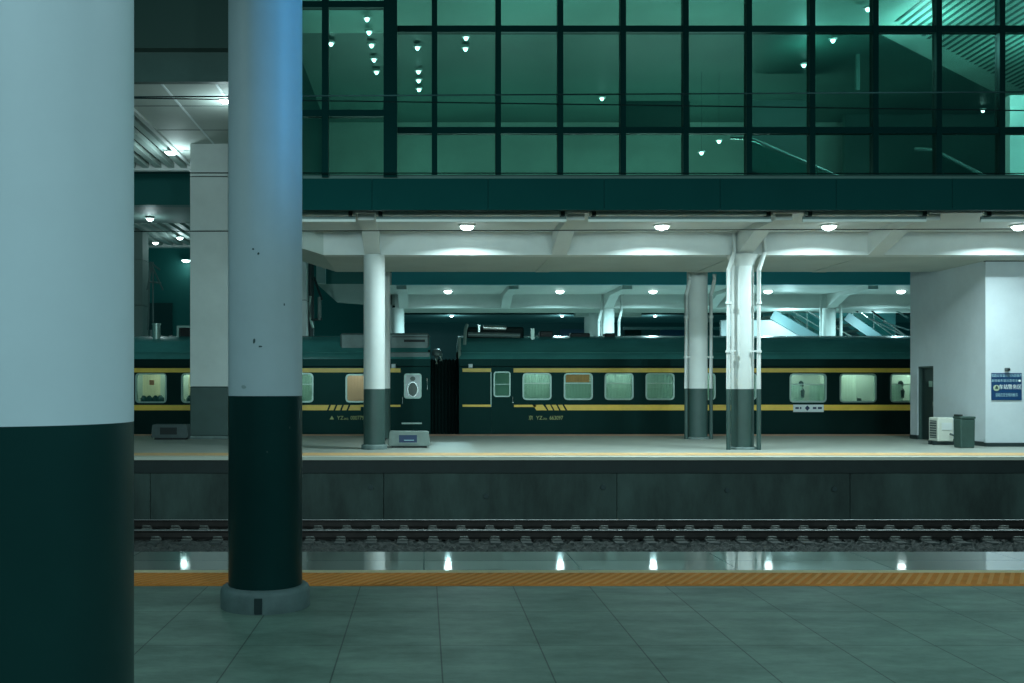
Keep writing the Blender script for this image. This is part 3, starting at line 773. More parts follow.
def stripe(t, x0, x1, z0, z1, sl=None, name='stripe'):
    y0, y1 = TD-.006, TD-.0005
    a, b = TX(x0), TX(x1); sa = sl[0]/TS if sl else 0; sb = sl[1]/TS if sl else 0
    MB().prism([(a+sa, TZ(z1)), (b+sb, TZ(z1)), (b, TZ(z0)), (a, TZ(z0))], 1, y0, y1).build(name, YELLOW, t)

GW = lambda px, k, w=29, y0=373, y1=400: dict(px=px, w=w, y0=y0, y1=y1, kind=k)
wins2 = [GW(537, 'green'), GW(578.3, 'orange'), GW(619, 'green'), GW(660, 'green'), GW(701, 'green'), GW(742, 'green'),
         GW(808, 'split', 37, 373.5, 402.5), GW(858, 'white', 37, 373.5, 402.5), GW(908.5, 'split', 37, 373.5, 402.5), GW(959, 'white', 37, 373.5, 402.5)]
k2 = coach('dark green carriage with a row of pale lit windows, starting beside the dark gap', TX(459), TX(459)+25.5, wins2,
           [dict(px=(491.5, 513.5), wx=(493.5, 510.5), wy=(371.5, 397), handles=[(512.5, 397, 403)])], None, None, False)
wins1 = [GW(59, 'cream', 31, 373, 403), GW(105, 'cream', 31, 373, 403), GW(151, 'cream', 31.5, 373, 403), GW(197, 'cream', 31.5, 373, 403), GW(247, 'green', 31, 373, 403),
         GW(298, 'green', 31, 373, 402.5), GW(361, 'pink', 31, 374, 402.5)]
k1 = coach('dark green carriage with curtained windows and an oval door window, ending at the dark gap', TX(430.5)-25.5, TX(430.5), wins1,
           [dict(px=(401, 425.5), wx=(404, 421.5), wy=(373.5, 398.5), handles=[(427.2, 378, 390), (402.5, 397, 404)], oval=True, step=True)], None, None, True)
# stripes: carriage with the row of windows
stripe(k2, 462.5, 491, 368.4, 372); stripe(k2, 513.5, 1234, 368.2, 372.4)
stripe(k2, 462.5, 491, 404.6, 406.8, name='thin_stripe'); stripe(k2, 514, 536, 404.8, 407, name='thin_stripe')
stripe(k2, 532.5, 543, 404.8, 410.3, (4, 4)); 
for i, x in enumerate((545.5, 551.5, 557.8)): stripe(k2, x, x+4.6, 404.8, 410.3, (3, 3), 'stripe_flash')
stripe(k2, 564.3, 1234, 404.8, 410.3, (3, 0))
MB().box(TX(490.6), TX(491.4), TD-.006, TD, TZ(407), TZ(372)).build('door_edge_line', ALU, k2)
# carriage with the oval door window
stripe(k1, -300, 400.5, 368.2, 372.4); stripe(k1, 360, 400.5, 404.8, 406.8, name='thin_stripe')
stripe(k1, -300, 329, 405, 410.3, (0, -2.0))
for x in (331, 337.5, 344.0): stripe(k1, x, x+4.6, 405, 410.3, (-2.2, -2.2), 'stripe_flash')
stripe(k1, 350.5, 361, 405, 410.3, (-2.2, -.5))
# numbers
NUM = mat('number_yellow', (0.42, 0.44, 0.16, 1), .5)
def num(t, pre, cls, sub, nr, px0, py):
    x = TX(px0); z = TZ(py)
    text_mesh('number_prefix', pre, .155, NUM, t, (x, TD-.004, z), align='LEFT')
    text_mesh('number_class', cls, .17, NUM, t, (x+.25, TD-.004, z), align='LEFT')
    text_mesh('number_series', sub, .085, NUM, t, (x+.475, TD-.004, z-.03), align='LEFT')
    text_mesh('running_number', nr, .185, NUM, t, (x+.69, TD-.004, z), align='LEFT', sx=.80)
num(k1, '▲', 'YZ', '25G', '000779', 329.5, 418); num(k2, '京', 'YZ', '25K', '663097', 528.5, 418)
# destination plate under the split window
dp = MB().box(TX(793), TX(823.5), TD-.03, TD-.006, TZ(412), TZ(404.6), .006).build('destination_plate', SIGNWHITE, k2)
for (a, b) in ((795, 798.5), (799.5, 801), (812.5, 816), (817.5, 821.5)):
    MB().box(TX(a), TX(b), TD-.034, TD-.03, TZ(409), TZ(407)).build('plate_mark', BLUEPANEL, dp)
MB().prism([(TX(804.5), TZ(408)), (TX(807), TZ(410.8)), (TX(809.5), TZ(408)), (TX(807), TZ(405.4))], 1, TD-.034, TD-.03).build('plate_diamond', BLUEPANEL, dp)
# small marker lamps near the ends
for t, px in ((k1, 393.5), (k2, 470.5)):
    MB().box(TX(px)-.07, TX(px)+.07, TD-.05, TD, TZ(368), TZ(364), .01).build('marker_lamp', SIGNWHITE, t)
# roof equipment
def roofbox(t, nm, px0, px1, py0, py1, y0, y1, m, ch=.05):
    D = y0; return MB().box(PX(px0, D), PX(px1, D), y0, y1, PZ(py1, D), PZ(py0, D), ch).build(nm, m, t)
Y1 = TD+.45
ra = roofbox(k1, 'roof_air_conditioner', 340, 429.5, 333, 351, TD+.28, TD+2.8, COACHGREY, .06)
for (a, b, c, d_) in ((404, 425, 339.6, 342), (392, 429, 336.5, 337.3)):
    MB().box(PX(a, TD+.28), PX(b, TD+.28), TD+.262, TD+.285, PZ(d_, TD+.28), PZ(c, TD+.28)).build('vent_slot', BLACK, ra)
MB().box(TX(388), TX(430), TD+.02, TD+.20, TZ(357.5), TZ(352), .02).build('end_moulding', COACHGREY, k1)
# carriage 2: long roof unit with shiny cylinder, vents
rb = roofbox(k2, 'roof_air_conditioner', 467, 524, 327, 341, TD+.9, TD+2.4, COACHDARK, .05)
MB().tube([P(468, 334.5, TD+.7), P(520, 335.5, TD+.7)], .085, 14).build('cable_duct', COACHGREY, rb, True)
MB().tube([P(483, 327.5, TD+.8), P(506, 328.5, TD+.8)], .09, 16).build('air_cylinder', CHROME, rb, True)
MB().lathe(PX(479, TD+.8), TD+.8, [(.07, PZ(334, TD+.8)), (.07, PZ(325, TD+.8)), (.04, PZ(324, TD+.8))], 14).build('valve', CHROME, rb, True)
MB().tube([P(464.5, 345, TD+.4), P(465.5, 330, TD+.5), P(467, 325, TD+.7)], .06, 10).build('jumper_bracket', ALU, k2, True)
MB().bar(P(532.5, 340, TD+.8), P(532.5, 328.5, TD+.8), .12, .12).build('vent_post', ALU, k2)
for (a, b, c, d_) in ((540, 553, 331, 340), (570.5, 590, 333, 338.5), (605, 615, 333, 338.5)):
    v_ = roofbox(k2, 'roof_vent', a, b, c, d_+4, TD+1.1, TD+1.6, BLACK, .03)
MB().tube([(TX(459)+.02, TD+.06, EAVE+.02), (TX(459)+.02, TD+.1, EAVE+.25), (TX(459)+.02, TD+.3, EAVE+.7)], .05, 8).build('end_handrail', ALU, k2, True)
# carriage 1 roof vents in the open passage
MB().lathe(PX(156.5, TD+.9), TD+.9, [(.13, PZ(340, TD+.9)-.2), (.13, PZ(325, TD+.9)), (.15, PZ(325, TD+.9)), (.15, PZ(323.5, TD+.9))], 20).build('roof_chimney', ALU, k1, True)
vb = MB().rring(PX(187, TD+1.0), PZ(333, TD+1.0), .70, .50, .03, .07, TD+1.0, TD+1.5).build('roof_hatch', ALU, k1)
MB().box(PX(187, TD+1.0)-.33, PX(187, TD+1.0)+.33, TD+1.2, TD+1.25, PZ(333, TD+1)-.22, PZ(333, TD+1)+.22).build('hatch_back', BLACK, vb)
# gangway bellows between the carriages
gb = thing('gangway_bellows', 'black folded bellows joining the two green carriages', 'gangway', (TX(445), TD+1.55, 0))
b_ = MB(); n_ = 8
for i in range(n_):
    x0 = TX(430.5)+.0 + (TX(459)-TX(430.5))*i/n_; x1 = TX(430.5) + (TX(459)-TX(430.5))*(i+1)/n_; xm = (x0+x1)/2
    o_ = .0
    b_.box(x0+.005, x1-.005, TD+.75, YB_-.75, -.3, 2.5, .05)
b_.build('folds', COACHDARK, gb)
MB().box(TX(431), TX(458.5), TD+.8, YB_-.8, -.35, -.3).build('foot_plate', COACHDARK, gb)
MB().lathe(PX(437, TD+.6), TD+.6, [(.02, TZ(357)), (.14, TZ(355)), (.17, TZ(352)), (.12, TZ(349)), (.02, TZ(348))], 16).build('coupling_hose_cover', COACHGREY, gb, True)
for px, a, b in ((436.5, 364, 359), (441, 361, 356)):
    MB().tube([P(px, a, TD+.5), P(px, b, TD+.5), P(px, b-2, TD+.75)], .05, 10).build('coupling_plug', ALU, gb, True)
# ground and rails under the train
struct(MB().box(-40, 60, FB, 37.4, -1.9, -1.45).build('ground_train_track', BALLAST))
for yy in (TD+.80, YB_-.80):
    pass
tt = thing('railway_track', 'track under the green train behind the far platform', 'track', (3, TD+1.55, -1.45))
for yy in (TD+.80, YB_-.80): rail_mb(yy).build('rail', RAILST, tt)
MB().box(-30, 45, TD+.6, YB_-.6, -1.45, -1.426).build('track_bed', SLEEPER, tt)
# lights inside the carriages
for t, xs in ((k2, [TX(p_) for p_ in (537, 619, 701, 783, 858, 930)]), (k1, [TX(p_) for p_ in (20, 105, 175, 250, 330, 375)])):
    for xx in xs:
        MB().box(xx-.5, xx+.5, TD+.50, TD+.62, EAVE-.06, EAVE-.02).build('coach_light', COACHLAMP, t)
        light('AREA', (xx, TD+.56, EAVE-.08), 12 if xx < TX(740) else 20, (0.80, 1, .93), 1.3, sy=.12)

# ================================================================== GLASS HALL
GD = 22.1; LD = 20.75
hall = thing('glazed_hall', 'raised station hall with a dark framed green glass wall above the far platform', 'glass building', (8, 23, 5.9))
def hall_part(mb, nm, m, par=None): return mb.build(nm, m, par or hall)
zf0 = PZ(178, GD); ztop = 12.8
vx = [393.5, 434.5, 498, 560, 622.5, 685, 748, 811, 874, 937, 1000, 1063, 1126, 1189]
hz = [PZ(131, GD), PZ(30, GD), PZ(-71, GD)]
VXm = [PX(p_, GD) for p_ in vx]
for i, X in enumerate(VXm):
    wd = .12
    hall_part(MB().box(X-wd/2, X+wd/2, GD-.10, GD+.10, zf0, ztop), 'mullion', MULLION)
for z in hz:
    hall_part(MB().box(VXm[0], VXm[-1], GD-.085, GD+.09, z-.07, z+.07), 'transom', MULLION)
rows = [zf0] + hz + [ztop]
for i in range(len(VXm)-1):
    for j in range(4):
        hall_part(MB().box(VXm[i]+.05, VXm[i+1]-.05, GD-.01, GD+.01, rows[j]+.05, rows[j+1]-.05), 'pane', FGLASS)
# projecting bay beside the column
lvx = [PX(p_, LD) for p_ in (262, 325.5, 389)]
lz0 = PZ(178, LD); lhz = [PZ(114, LD), PZ(5.5, LD), PZ(-100, LD)]
for i, X in enumerate(lvx):
    hall_part(MB().box(X-(.065 if i < 2 else .11), X+(.065 if i < 2 else .17), LD-.10, LD+.10, lz0, ztop), 'bay_mullion', MULLION)
for z in lhz: hall_part(MB().box(lvx[0], lvx[2], LD-.085, LD+.09, z-.065, z+.065), 'bay_transom', MULLION)
lrows = [lz0] + lhz + [ztop]
for i in range(2):
    for j in range(4):
        hall_part(MB().box(lvx[i]+.05, lvx[i+1]-.05, LD-.01, LD+.01, lrows[j]+.04, lrows[j+1]-.04), 'bay_pane', FGLASS)
hall_part(MB().box(lvx[2]+.02, lvx[2]+.12, LD+.1, GD, lz0, ztop), 'bay_return', MULLION)
# fascia
fz0 = PZ(210, LD-.15)
for k in range(12):
    a = lvx[0]-.1 + 2.4*k
    hall_part(MB().box(a+.004, a+2.396, LD-.15, LD-.02, fz0, PZ(178.5, LD-.15)), 'fascia_panel', DARKCLAD)
hall_part(MB().box(lvx[0]-.1, 26, LD-.02, 34.5, 5.85, 5.97), 'hall_floor', HALLDARK)
HB = 34.0
hall_part(MB().box(lvx[0]-.1, 26, HB, HB+.2, 5.9, 14), 'back_wall', HALLWALL)
hall_part(MB().box(lvx[0]-.15, lvx[0], LD, HB, 5.9, 14), 'end_wall', DARKCLAD)
HZ = 1.575+9.0
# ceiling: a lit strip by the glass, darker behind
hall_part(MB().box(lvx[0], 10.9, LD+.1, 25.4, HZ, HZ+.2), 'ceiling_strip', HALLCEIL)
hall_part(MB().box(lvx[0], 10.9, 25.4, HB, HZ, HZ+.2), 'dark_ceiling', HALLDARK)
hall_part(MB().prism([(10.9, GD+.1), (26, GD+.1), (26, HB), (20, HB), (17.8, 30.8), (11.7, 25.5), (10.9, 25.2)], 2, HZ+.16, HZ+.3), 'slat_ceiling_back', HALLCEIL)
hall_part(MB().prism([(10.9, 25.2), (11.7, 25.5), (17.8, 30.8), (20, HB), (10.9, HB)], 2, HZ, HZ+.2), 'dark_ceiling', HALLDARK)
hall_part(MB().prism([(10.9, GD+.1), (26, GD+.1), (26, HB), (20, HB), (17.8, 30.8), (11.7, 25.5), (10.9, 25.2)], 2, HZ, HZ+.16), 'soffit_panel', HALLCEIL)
for i in range(60):
    X = 11.6 + i*.235
    yend = min(HB-.5, 25.2 + (X-10.9)*.87 - 1.25)
    if yend > GD+.5: hall_part(MB().box(X, X+.085, GD+.15, yend, HZ-.015, HZ+.001), 'ceiling_slot', HALLDARK)
# dark hanging bulkhead and lower lit panels
hall_part(MB().box(PX(622, 31.5), PX(690, 31.5), 31.5, 31.7, PZ(128, 31.5), PZ(100, 31.5)), 'dark_panel', HALLDARK)
hall_part(MB().box(PX(856.5, 27), PX(860, 27), 27, 27.1, PZ(90, 27), PZ(36, 27)), 'hall_banner', HALLDARK)
hall_part(MB().box(PX(1010, 27), PX(1040, 27), 27, 27.4, 5.9, PZ(95, 27)), 'hall_pillar', WHITE)
hall_part(MB().box(PX(845, 33), PX(1010, 33), 33, 33.2, 5.9, PZ(104, 33)), 'dark_panel', HALLDARK)
hall_part(MB().box(PX(752, 29), PX(812, 29), 29, 29.2, 5.9, PZ(100, 29)), 'dark_panel', HALLDARK)
# escalators in the hall
for k, (a, b, lb) in enumerate((((750, 138), (842, 178), 'escalator handrail behind the glass below the two small hall lamps'), ((934, 150), (990, 179), 'escalator handrail behind the glass beside the white pillar'))):
    D = 25.5
    t = thing('escalator', lb, 'escalator', P(a[0], a[1], D), 'escalators inside the hall')
    pa = Vector(P(a[0], a[1], D)); pb = Vector(P(b[0], b[1], D)); up = Vector((0, 0, .12))
    MB().tube([pa + Vector((-.5, 0, .02)), pa, pa*.5+pb*.5, pb], .045, 10).build('handrail', CHROME, t, True)
    MB().add([pa, pb, pb-Vector((0, 0, .9)), pa-Vector((0, 0, .9)), pa+Vector((0, .02, 0)), pb+Vector((0, .02, 0)), pb+Vector((0, .02, -.9)), pa+Vector((0, .02, -.9))],
             [(0, 1, 2, 3), (4, 5, 6, 7), (0, 1, 5, 4), (3, 2, 6, 7)]).build('glass_side', BGLASS, t)
    MB().bar(pa-Vector((0, 0, .95)), pb-Vector((0, 0, .95)), .1, .25).build('truss', STEELDARK, t)
# hall lamps
hl = None
hlist = [(367, 17, 'row of five hall lamps behind the corner glass, topmost'), (369, 30.5, 'row of five hall lamps behind the corner glass, second from top'), (371.5, 43.5, 'row of five hall lamps behind the corner glass, middle one'),
         (374, 58, 'row of five hall lamps behind the corner glass, second from bottom'), (376.5, 70.5, 'row of five hall lamps behind the corner glass, lowest'), (331, 42, 'single hall lamp behind the corner glass beside the narrow mullion'),
         (417.5, 46, 'brightest lamp in the narrow glass column next to the thick mullion'), (418.5, 70, 'small lamp below the brightest in the narrow glass column'), (418.7, 79, 'second small lamp under the brightest in the narrow glass column'), (419, 88, 'lowest small lamp in the narrow glass column'),
         (466, 36, 'upper of the close lamp pair in the second wide glass column'), (465.5, 47, 'lower of the close lamp pair in the second wide glass column'), (602, 97, 'lone hall lamp above the dark panel edge between wires'),
         (868, 7, 'hall lamp shining at the top of the glass beside a mullion'), (833, 38.5, 'hall lamp under the bright ceiling beside the dark banner'), (804, 63.5, 'hall lamp beside the mullion before the dark banner'), (983, 109, 'hall lamp below the slatted ceiling near the wire')]
for (px, py, lb) in hlist:
    e = VY-py; D = min(33.0, 8.93*F/e); 
    X, Y, Z = P(px, py, D)
    if hl is None: hl = o = lamp_proto('hall_lamp', lb, X, Y, Z, LAMP_HALL, 'lamps inside the glass hall', r=.055, h=.08)
    else: o = copy_tree(hl); o.location = (X, Y, Z); o['label'] = lb
for (px, py, lb) in ((701.5, 151, 'lower of two wall lamps low behind the glass'), (719, 139.5, 'upper of two wall lamps low behind the glass')):
    X, Y, Z = P(px, py, 28.5); o = copy_tree(hl); o.location = (X, Y, Z); o['label'] = lb
    MB().bar((X, Y, Z), (X, Y, HZ), .006, .006).build('drop_rod', STEELDARK, o)
TEAL = (0.62, 1.0, 0.86)
for xx in (-1.5, 2.5, 6.5, 9.5):  # washes added near the hall floor to brighten the back wall, no fixtures
    light('AREA', (xx, 31.8, 6.15), 185, TEAL, 3.0, sy=.5, rot=(math.radians(215), 0, 0))
for xx in (-2, 2.5, 7):
    light('AREA', (xx, 23.6, 8.6), 14, (.42, 1, .92), 1.6, rot=(PI, 0, 0))
light('POINT', (12.2, 24.3, 9.8), 200, (.5, 1, .95), .15)
light('POINT', (16.0, 25.5, 9.6), 160, (.45, 1, .92), .15)
light('POINT', (10.0, 26.0, 9.9), 80, (.4, 1, .9), .15)
light('POINT', (16.5, 25.5, 7.2), 70, (.4, 1, .9), .2)

# ================================================================== OPEN PASSAGE (high soffit beside the hall)
SZ = EYE+7.2
ps = thing('high_canopy', 'high panelled white soffit over the open passage beside the glass hall', 'canopy', (-6, 27, SZ))
MB().box(-7.55, -3.75, 23.7, 33.0, SZ, SZ+.3).build('soffit_panels', CONC_SOFFIT, ps)
MB().box(-16, -3.75, 23.5, 23.7, SZ-.02, PZ(48, 23.5)).build('front_beam', mat('beam_grey_green', (0.055, 0.10, 0.088, 1), .6, var=.1), ps)
MB().box(-16, -3.75, 23.2, 23.7, PZ(48, 23.2), 13.5).build('upper_cladding', mat('upper_cladding', (0.025, .055, .045, 1), .6), ps)
for X in (-6.25, -4.95):
    MB().box(X-.03, X+.03, 23.7, 33.0, SZ-.012, SZ).build('panel_seam', SIGNWHITE, ps)
for Y in (25.6, 28.0, 30.4):
    MB().box(-7.5, -3.75, Y-.015, Y+.015, SZ-.008, SZ).build('panel_joint', ROOFDARK, ps)
MB().box(-7.62, -7.50, 23.7, 33.0, SZ-.07, SZ+.3).build('edge_trim', WHITE, ps)
MB().box(-16, -3.75, 32.8, 33.0, SZ-.10, SZ+.3).build('rear_trim', WHITE, ps)
MB().box(-16, -7.6, 23.7, 33, SZ+.3, SZ+.5).build('slat_backing', DARKCLAD, ps)
for i in range(16):
    X = -7.8 - i*.42
    MB().box(X-.20, X, 23.8, 32.8, SZ-.02, SZ+.14).build('soffit_slat', SLAT, ps)
lt = thing('soffit_lamp', 'square lamp in the panelled soffit beside the big column', 'lamp', P(226, 100, 7.2*F/286), 'lamps in the high soffits')
X, Y, Z = P(226, 100, 7.2*F/286)
MB().box(X-.14, X+.14, Y-.14, Y+.14, Z-.06, Z, .02).build('diffuser', LAMP, lt)
MB().box(X-.17, X+.17, Y-.17, Y+.17, Z-.02, Z+.01).build('housing', TUBEW, lt)
light('POINT', (X, Y, Z-.5), 45, FL, size=.15)
X, Y, Z = P(170.5, 152, 7.15*F/234)
lt2 = copy_tree(lt); lt2.location = (X, Y, Z); lt2['label'] = 'square lamp at the edge of the slatted soffit above the square clad column'
light('POINT', (X+.2, Y-.2, Z-.5), 50, FL, size=.15)
# rear high canopy beyond
rs = thing('high_canopy', 'dark slatted high soffit seen beyond the first one in the open passage', 'canopy', (-11, 45, SZ))
MB().box(-22, -3.5, 40, 51, SZ+.16, SZ+.4).build('backing', DARKCLAD, rs)
MB().box(-22, -3.5, 50.8, 51.2, SZ-.12, SZ+.3).build('rear_trim', WHITE, rs)
MB().box(-22, -3.5, 39.5, 40, SZ-.02, SZ+2.0).build('front_fascia', TEALCLAD, rs)
MB().box(-22, -3.5, 40.0, 44.0, SZ, SZ+.16).build('plain_soffit', mat('soffit_dim', (0.16, 0.24, 0.22, 1), .6), rs)
for i in range(34):
    X = -3.8 - i*.5
    MB().box(X-.26, X, 44.0, 50.8, SZ-.02, SZ+.14).build('soffit_slat', SLAT, rs)
for (px, py, lb) in ((150, 218, 'brightest round lamp under the distant slatted soffit'), (180, 237, 'round lamp by the rear edge of the distant slatted soffit'), (155.5, 242, 'faint lamp below the brightest one in the passage')):
    e = VY-py; D = 7.15*F/e; X, Y, Z = P(px, py, D)
    q = lamp_proto('passage_lamp', lb, X, Y, Z, LAMP_DIM if py == 242 else LAMP, 'lamps in the high soffits', r=.14, h=.1)
    if py != 242: light('POINT', (X, Y, Z-.5), 28, FL, size=.15)
pc = thing('clad_column', 'dim grey clad column at the edge of the big near column', 'column', (PX(137, 46), 46.5, 0), 'square clad columns in the open passage')
for (a, b) in ((0, 3.2), (3.22, 5.3), (5.32, 7.4), (7.42, SZ)):
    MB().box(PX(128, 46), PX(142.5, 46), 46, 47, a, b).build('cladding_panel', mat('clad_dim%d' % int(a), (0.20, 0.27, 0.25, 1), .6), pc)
far_hall = thing('distant_building', 'dark distant station building behind the passage', 'building', (-14, 70, 0))
MB().box(-40, -2.0, 70, 72, 0, 24).build('wall', TEALCLAD, far_hall)
MB().box(PX(148, 69.9), PX(172, 69.9), 69.85, 70, PZ(345, 69.9), PZ(303, 69.9)).build('pale_panel', mat('far_panel', (0.02, .06, .058, 1), .6), far_hall)
MB().box(PX(143, 69.9), PX(228, 69.9), 69.8, 70, PZ(195, 69.9), PZ(172, 69.9)).build('soffit_band', BLACK, far_hall)
for (px, py, lb) in ((178.5, 177.5, 'small lamp on the dark distant building between soffits'), (186, 260, 'small lamp low on the distant building beside the square column')):
    X, Y, Z = P(px, py, 69.3)
    lamp_proto('passage_lamp', lb, X, Y, Z, LAMP_DIM, 'lamps on the distant building', r=.28, h=.14)
    o = bpy.data.objects; 
    light('POINT', (X, Y-.6, Z-.3), 18, size=.2)
# lattice mast arm
ms = thing('catenary_mast', 'dark steel lattice frame above the train roof in the open passage', 'mast', (PX(155, 40), 40, 0))
D = 40
b = MB()
for a, c in (((153, 330), (153, 262)), ((153, 262), (147, 290)), ((150, 262), (160, 270)), ((153, 268), (163, 290)), ((149, 282), (161, 283)), ((148, 330), (150, 262))):
    b.tube([P(a[0], a[1], D), P(c[0], c[1], D)], .035, 8)
b.tube([P(151, 330, D), (PX(151, D), D, 0)], .06, 8)
b.build('lattice', COACHGREY, ms)

# ================================================================== SECOND PLATFORM
struct(MB().box(-40, 60, 37.4, 49.5, -1.9, 0).build('floor_second_platform', FARFLOOR))
cp2 = canopy('platform_canopy', 'second white canopy beyond the train', 'canopy', 37.7, 41.6, 44.4, PX(395, 41.6)-.9, 30, [-1.1+.25, 3.4, 7.7, 12.0, 17.0, 21.5])
MB().box(PX(392, 37.7), 30, 37.4, 37.55, 5.38, 7.2).build('upper_fascia', mat('teal_fascia', (0.09, .50, .58, 1), .5), cp2)
YL2 = 3.80*F/95
for i, (px, lb) in enumerate(((448, 'second canopy lamp beyond the gap between carriages'), (560, 'second canopy lamp above the roof vents of the train'), (653, 'second canopy lamp beside the rear piped column'), (768, 'second canopy lamp next to the front piped column above the white stair wall'), (901, 'second canopy lamp beside the plain building corner'))):
    X = PX(px, YL2); o = copy_tree(lp); o.location = (X, YL2, 5.40); o['label'] = lb; o['group'] = 'lamps under the second canopy'
    light('AREA', (X, YL2, 5.24), 320, (.52, .95, 1.0), .22, spread=math.radians(162))
cE = column_round('canopy_column', 'pale column of the second canopy just beside the slim round column', PX(398, 41.8), 41.9, .26, 4.86, 1.5, None, WHITE, DARKBAND_FAR, 'columns of the second platform', 32)
cF = column_round('canopy_column', 'second canopy column with pipes above the train roof vents', PX(608, 41.8), 41.9, .28, 4.86, 1.5, None, WHITE, DARKBAND_FAR, 'columns of the second platform', 32)
pipes(cF, PX(608, 41.8), 41.6, .42, 4.3, 5.38, .4, .10)
cG = column_round('canopy_column', 'rear second canopy column half behind the one with pipes', PX(592, 46.8), 46.8, .36, 5.0, 1.5, None, WHITE, DARKBAND_FAR, 'columns of the second platform', 32)
cH = column_round('canopy_column', 'second canopy column between the two staircases', PX(829, 41.8), 41.9, .30, 4.86, 1.5, None, WHITE, DARKBAND_FAR, 'columns of the second platform', 32)
pipes(cH, PX(829, 41.8), 41.6, .42, 4.0, 5.38, .4, -.0)
MB().box(PX(575, 46.8), PX(640, 46.8), 46.5, 47.2, 4.83, 5.4).build('rear_beam', CONC_SOFFIT, cp2)

# staircases on the second platform
STRING = mat('stair_stringer_grey', (0.15, 0.25, 0.27, 1), .5)
SCREEN = mat('stair_backing_teal', (0.26, 0.60, 0.62, 1), .5)
def stair(label, p_top, p_bot, D, wdt, wall=None):
    a = Vector(P(p_top[0], p_top[1], D)); b = Vector(P(p_bot[0], p_bot[1], D))
    d = b-a; zb = 0.0; L = (a.z-zb)/(-d.z); b = a + d*L      # carry the flight down to the platform
    t = thing('staircase', label, 'staircase', (b.x, D, 0), 'staircases on the second platform')
    for yy, nm in ((D, 'stringer'), (D+wdt, 'stringer')):
        MB().bar((a.x, yy, a.z-.1), (b.x, yy, b.z-.1+.1), .08, .42).build(nm, STRING, t)
    n = 18; st = MB()
    for i in range(n):
        q = a + (b-a)*(i+.5)/n; st.box(q.x-.22, q.x+.22, D, D+wdt, q.z-.08, q.z, 0)
    st.build('steps', CONC_SOFFIT, t)
    for yy in (D-.02, D+wdt+.02):
        MB().tube([(a.x, yy, a.z+.95), (b.x, yy, b.z+.95)], .04, 8).build('handrail', CHROME, t, True)
        MB().tube([(a.x, yy, a.z+.55), (b.x, yy, b.z+.55)], .02, 8).build('mid_rail', CHROME, t, True)
        for i in range(7):
            q = a+(b-a)*(i+.3)/7; MB().tube([(q.x, yy, q.z), (q.x, yy, q.z+.95)], .02, 6).build('baluster', CHROME, t)
    gl = [(a.x, a.z+.15), (b.x, b.z+.15), (b.x, b.z+.85), (a.x, a.z+.85)]
    MB().prism(gl, 1, D-.012, D+.0).build('glass_side', BGLASS, t)
    MB().box(a.x-1.2, a.x+3.3, D+wdt+.08, D+wdt+.14, 0, 5.35).build('added_back_panel', SCREEN, t)  # panel added to lighten the background behind the flight
    if wall:
        MB().prism([(a.x-wall, 0), (b.x-.3, 0), (a.x, a.z-.35), (a.x-wall, a.z-.35)], 1, D+.05, D+.25).build('side_wall', WHITE_COL, t)
    return t
stair('white staircase with solid wall under it beyond the train beside the piped column', (772, 312), (818, 339), 43.4, 2.2, wall=2.2)
stair('staircase with glass side and steel rails beyond the train beside the plain building', (846, 314), (884, 341), 46.4, 2.0, wall=None)
light('POINT', (15.5, 42.4, 4.4), 90, (.55, .95, 1), .2); light('POINT', (20.5, 45.2, 4.4), 120, (.55, .95, 1), .2)  # fill lights added without fixtures to brighten the stairs
# thin hangers and diagonal roof struts above the second stair
rf = thing('stair_roof_frame', 'thin steel roof frame with slanted struts above the glass sided staircase', 'roof frame', (PX(880, 43.2), 43.2, 4.8))
for (a, c) in (((849, 306), (858, 312)), ((865, 306), (884, 320)), ((889, 306), (908, 318)), ((868, 318), (909, 338)), ((883, 322), (909, 330)), ((857, 309), (910, 309))):
    MB().bar(P(a[0], a[1], 43.2), P(c[0], c[1], 43.2), .05, .06).build('strut', CHROME if c[0] > 905 else STEELDARK, rf)
MB().bar(P(841.5, 298, 43.2), P(841.5, 336, 43.2), .05, .05).build('hanger', STEELDARK, rf)
# back of the second platform
cp3 = thing('platform_canopy', 'dark third canopy far beyond the second platform', 'canopy', (8, 55, 5.4))
MB().box(-3, 34, 52, 60, 5.4, 5.7).build('roof_slab', mat('third_canopy', (0.12, .22, .22, 1), .6), cp3)
MB().box(-3, 34, 51.8, 52, 5.3, 6.4).build('edge_fascia', DARKCLAD, cp3)
YL3 = 3.8*F/70
for (px, lb) in ((451.6, 'tiny far lamp under the third canopy above the carriage gap'), (562, 'tiny far lamp under the third canopy above the black roof vent'), (655, 'tiny far lamp under the third canopy beside the rear piped column')):
    X = PX(px, YL3); o = copy_tree(lp); o.location = (X, YL3, 5.40); o['label'] = lb; o['group'] = 'lamps under the third canopy'
    light('POINT', (X, YL3, 4.9), 40, (.5, .95, 1.0), size=.2); o.scale = (.6, .6, .6)
bh = thing('distant_building', 'dark blue glazed building far behind the train', 'building', (12, 64, 0))
MB().box(-3, 40, 64, 66, -1.5, 12).build('wall', mat('far_teal_wall', (0.015, .105, .11, 1), .5), bh)
for i, (a, c, m_) in enumerate(((560, 585, BLUEHALL), (625, 641, DARKCLAD), (660, 684, BLUEHALL), (745, 760, BLUEHALL))):
    MB().box(PX(a, 63.9), PX(c, 63.9), 63.8, 64, -1, 5.2).build('blue_panel', m_, bh)
MB().box(PX(622, 63.5), PX(730, 63.5), 63.3, 63.5, PZ(330, 63.5), PZ(327, 63.5)).build('bright_rail', CHROME, bh)
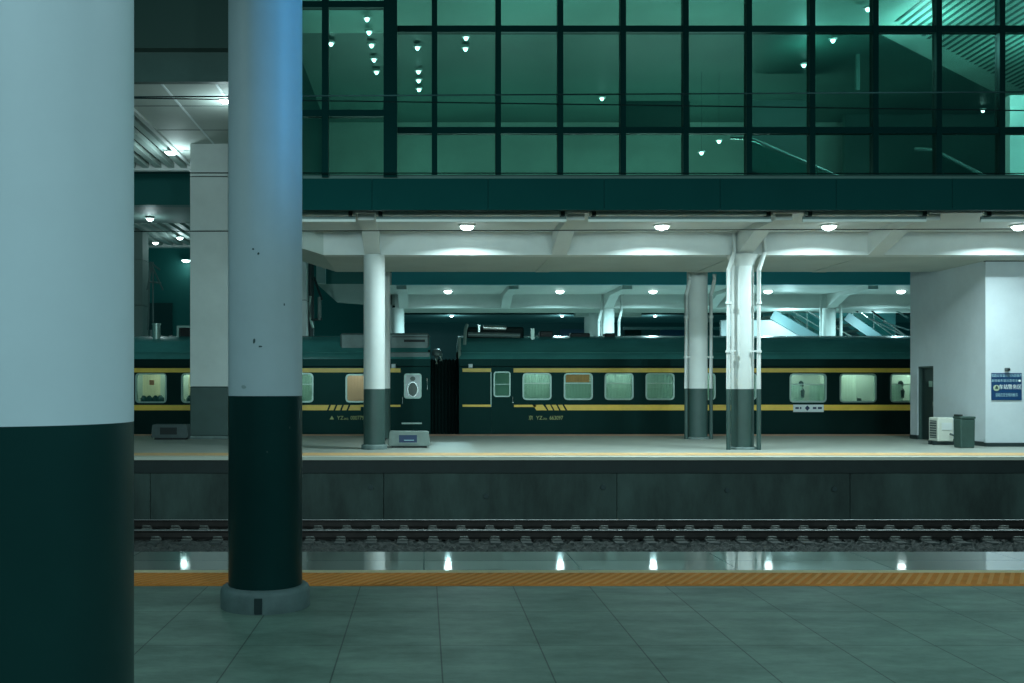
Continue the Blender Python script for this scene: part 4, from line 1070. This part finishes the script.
# left end of the second canopy, seen beside the slim column
le = thing('footbridge_landing', 'pale landing slab jutting out beyond the train beside the slim round column', 'landing', (PX(345, 43), 44, 4.8))
D = 42
MB().prism([(PX(317, D), PZ(284, D)), (PX(395, D), PZ(284, D)), (PX(395, D), PZ(305, D)), (PX(366, D), PZ(304, D)), (PX(337, D), PZ(302, D))], 1, D, D+.4).build('slab', CONC_SOFFIT, le)
MB().box(PX(326, D), PX(395, D), D+1, D+1.2, PZ(285, D), PZ(262, D)).build('dark_back', TEALCLAD, le)
MB().box(PX(317, D), PX(326, D), D-.3, D, PZ(284, D), PZ(255, D)).build('end_block', WHITE, le)
MB().box(PX(388, D), PX(392, D), D+.0, D+.4, 0, PZ(284, D)).build('leg', WHITE, le)
D = 37.8
square_col('square clad column edge seen between the big plinth column and the mast', PX(270, D), PX(306.5, D), D, D+1.1, PZ(240, D), [PZ(300, D)], 1.5)
ma = thing('catenary_mast', 'dark mast with insulators beyond the train beside the big plinth column', 'mast', (PX(311, 38.5), 38.5, 0))
D = 38.5
MB().tube([(PX(311, D), D, 0), P(311, 255, D)], .12, 12).build('pole', STEELDARK, ma, True)
MB().tube([P(310.5, 296, D-.2), P(309.5, 305, D-.2), P(310, 318, D-.2), P(313, 328, D-.2)], .05, 10).build('cable', ALU, ma, True)
MB().tube([P(319.5, 320, D-.2), P(319.5, 297, D-.2)], .07, 10).build('insulator', GREYBOX, ma, True)
MB().tube([P(311, 320, D-.2), P(322, 319, D-.2)], .05, 8).build('arm', STEELDARK, ma)
MB().tube([P(314, 277, D-.2), P(322, 300, D-.2)], .05, 8).build('arm', STEELDARK, ma)

# ================================================================== LIGHT ON THE NEAR PLATFORM AND ADDED FLOODS
NL = (0.60, 0.93, 1.04)
for (x, y, p_) in ((-3.2, -2.0, 130), (2.2, -2.0, 230), (7.5, -1.0, 150), (13, 0, 130), (4.0, 5.0, 50), (10.0, 5.0, 90), (-5.5, 4.5, 90)):
    light('AREA', (x, y, 5.5), p_, NL, .5)
    pass
for (x, p_) in ((-5.8, 290), (-0.5, 180), (5.0, 175), (11.5, 170), (18, 140)):  # floods added without fixtures, brightening the far platform from in front
    light('AREA', (x, 9.15, 4.6), p_, (.66, .97, 1), .9, rot=(math.radians(88), 0, 0), spread=math.radians(150))
light('SPOT', (3.0, 5.2, 4.9), 380, (.03, .38, .9), .25, rot=(0, math.radians(84), math.radians(-24)), angle=math.radians(50), blend=.8)
nl = None
for (x, y, lb) in ((2.2, -2.0, 'near canopy lamp above the camera'),):
    pass
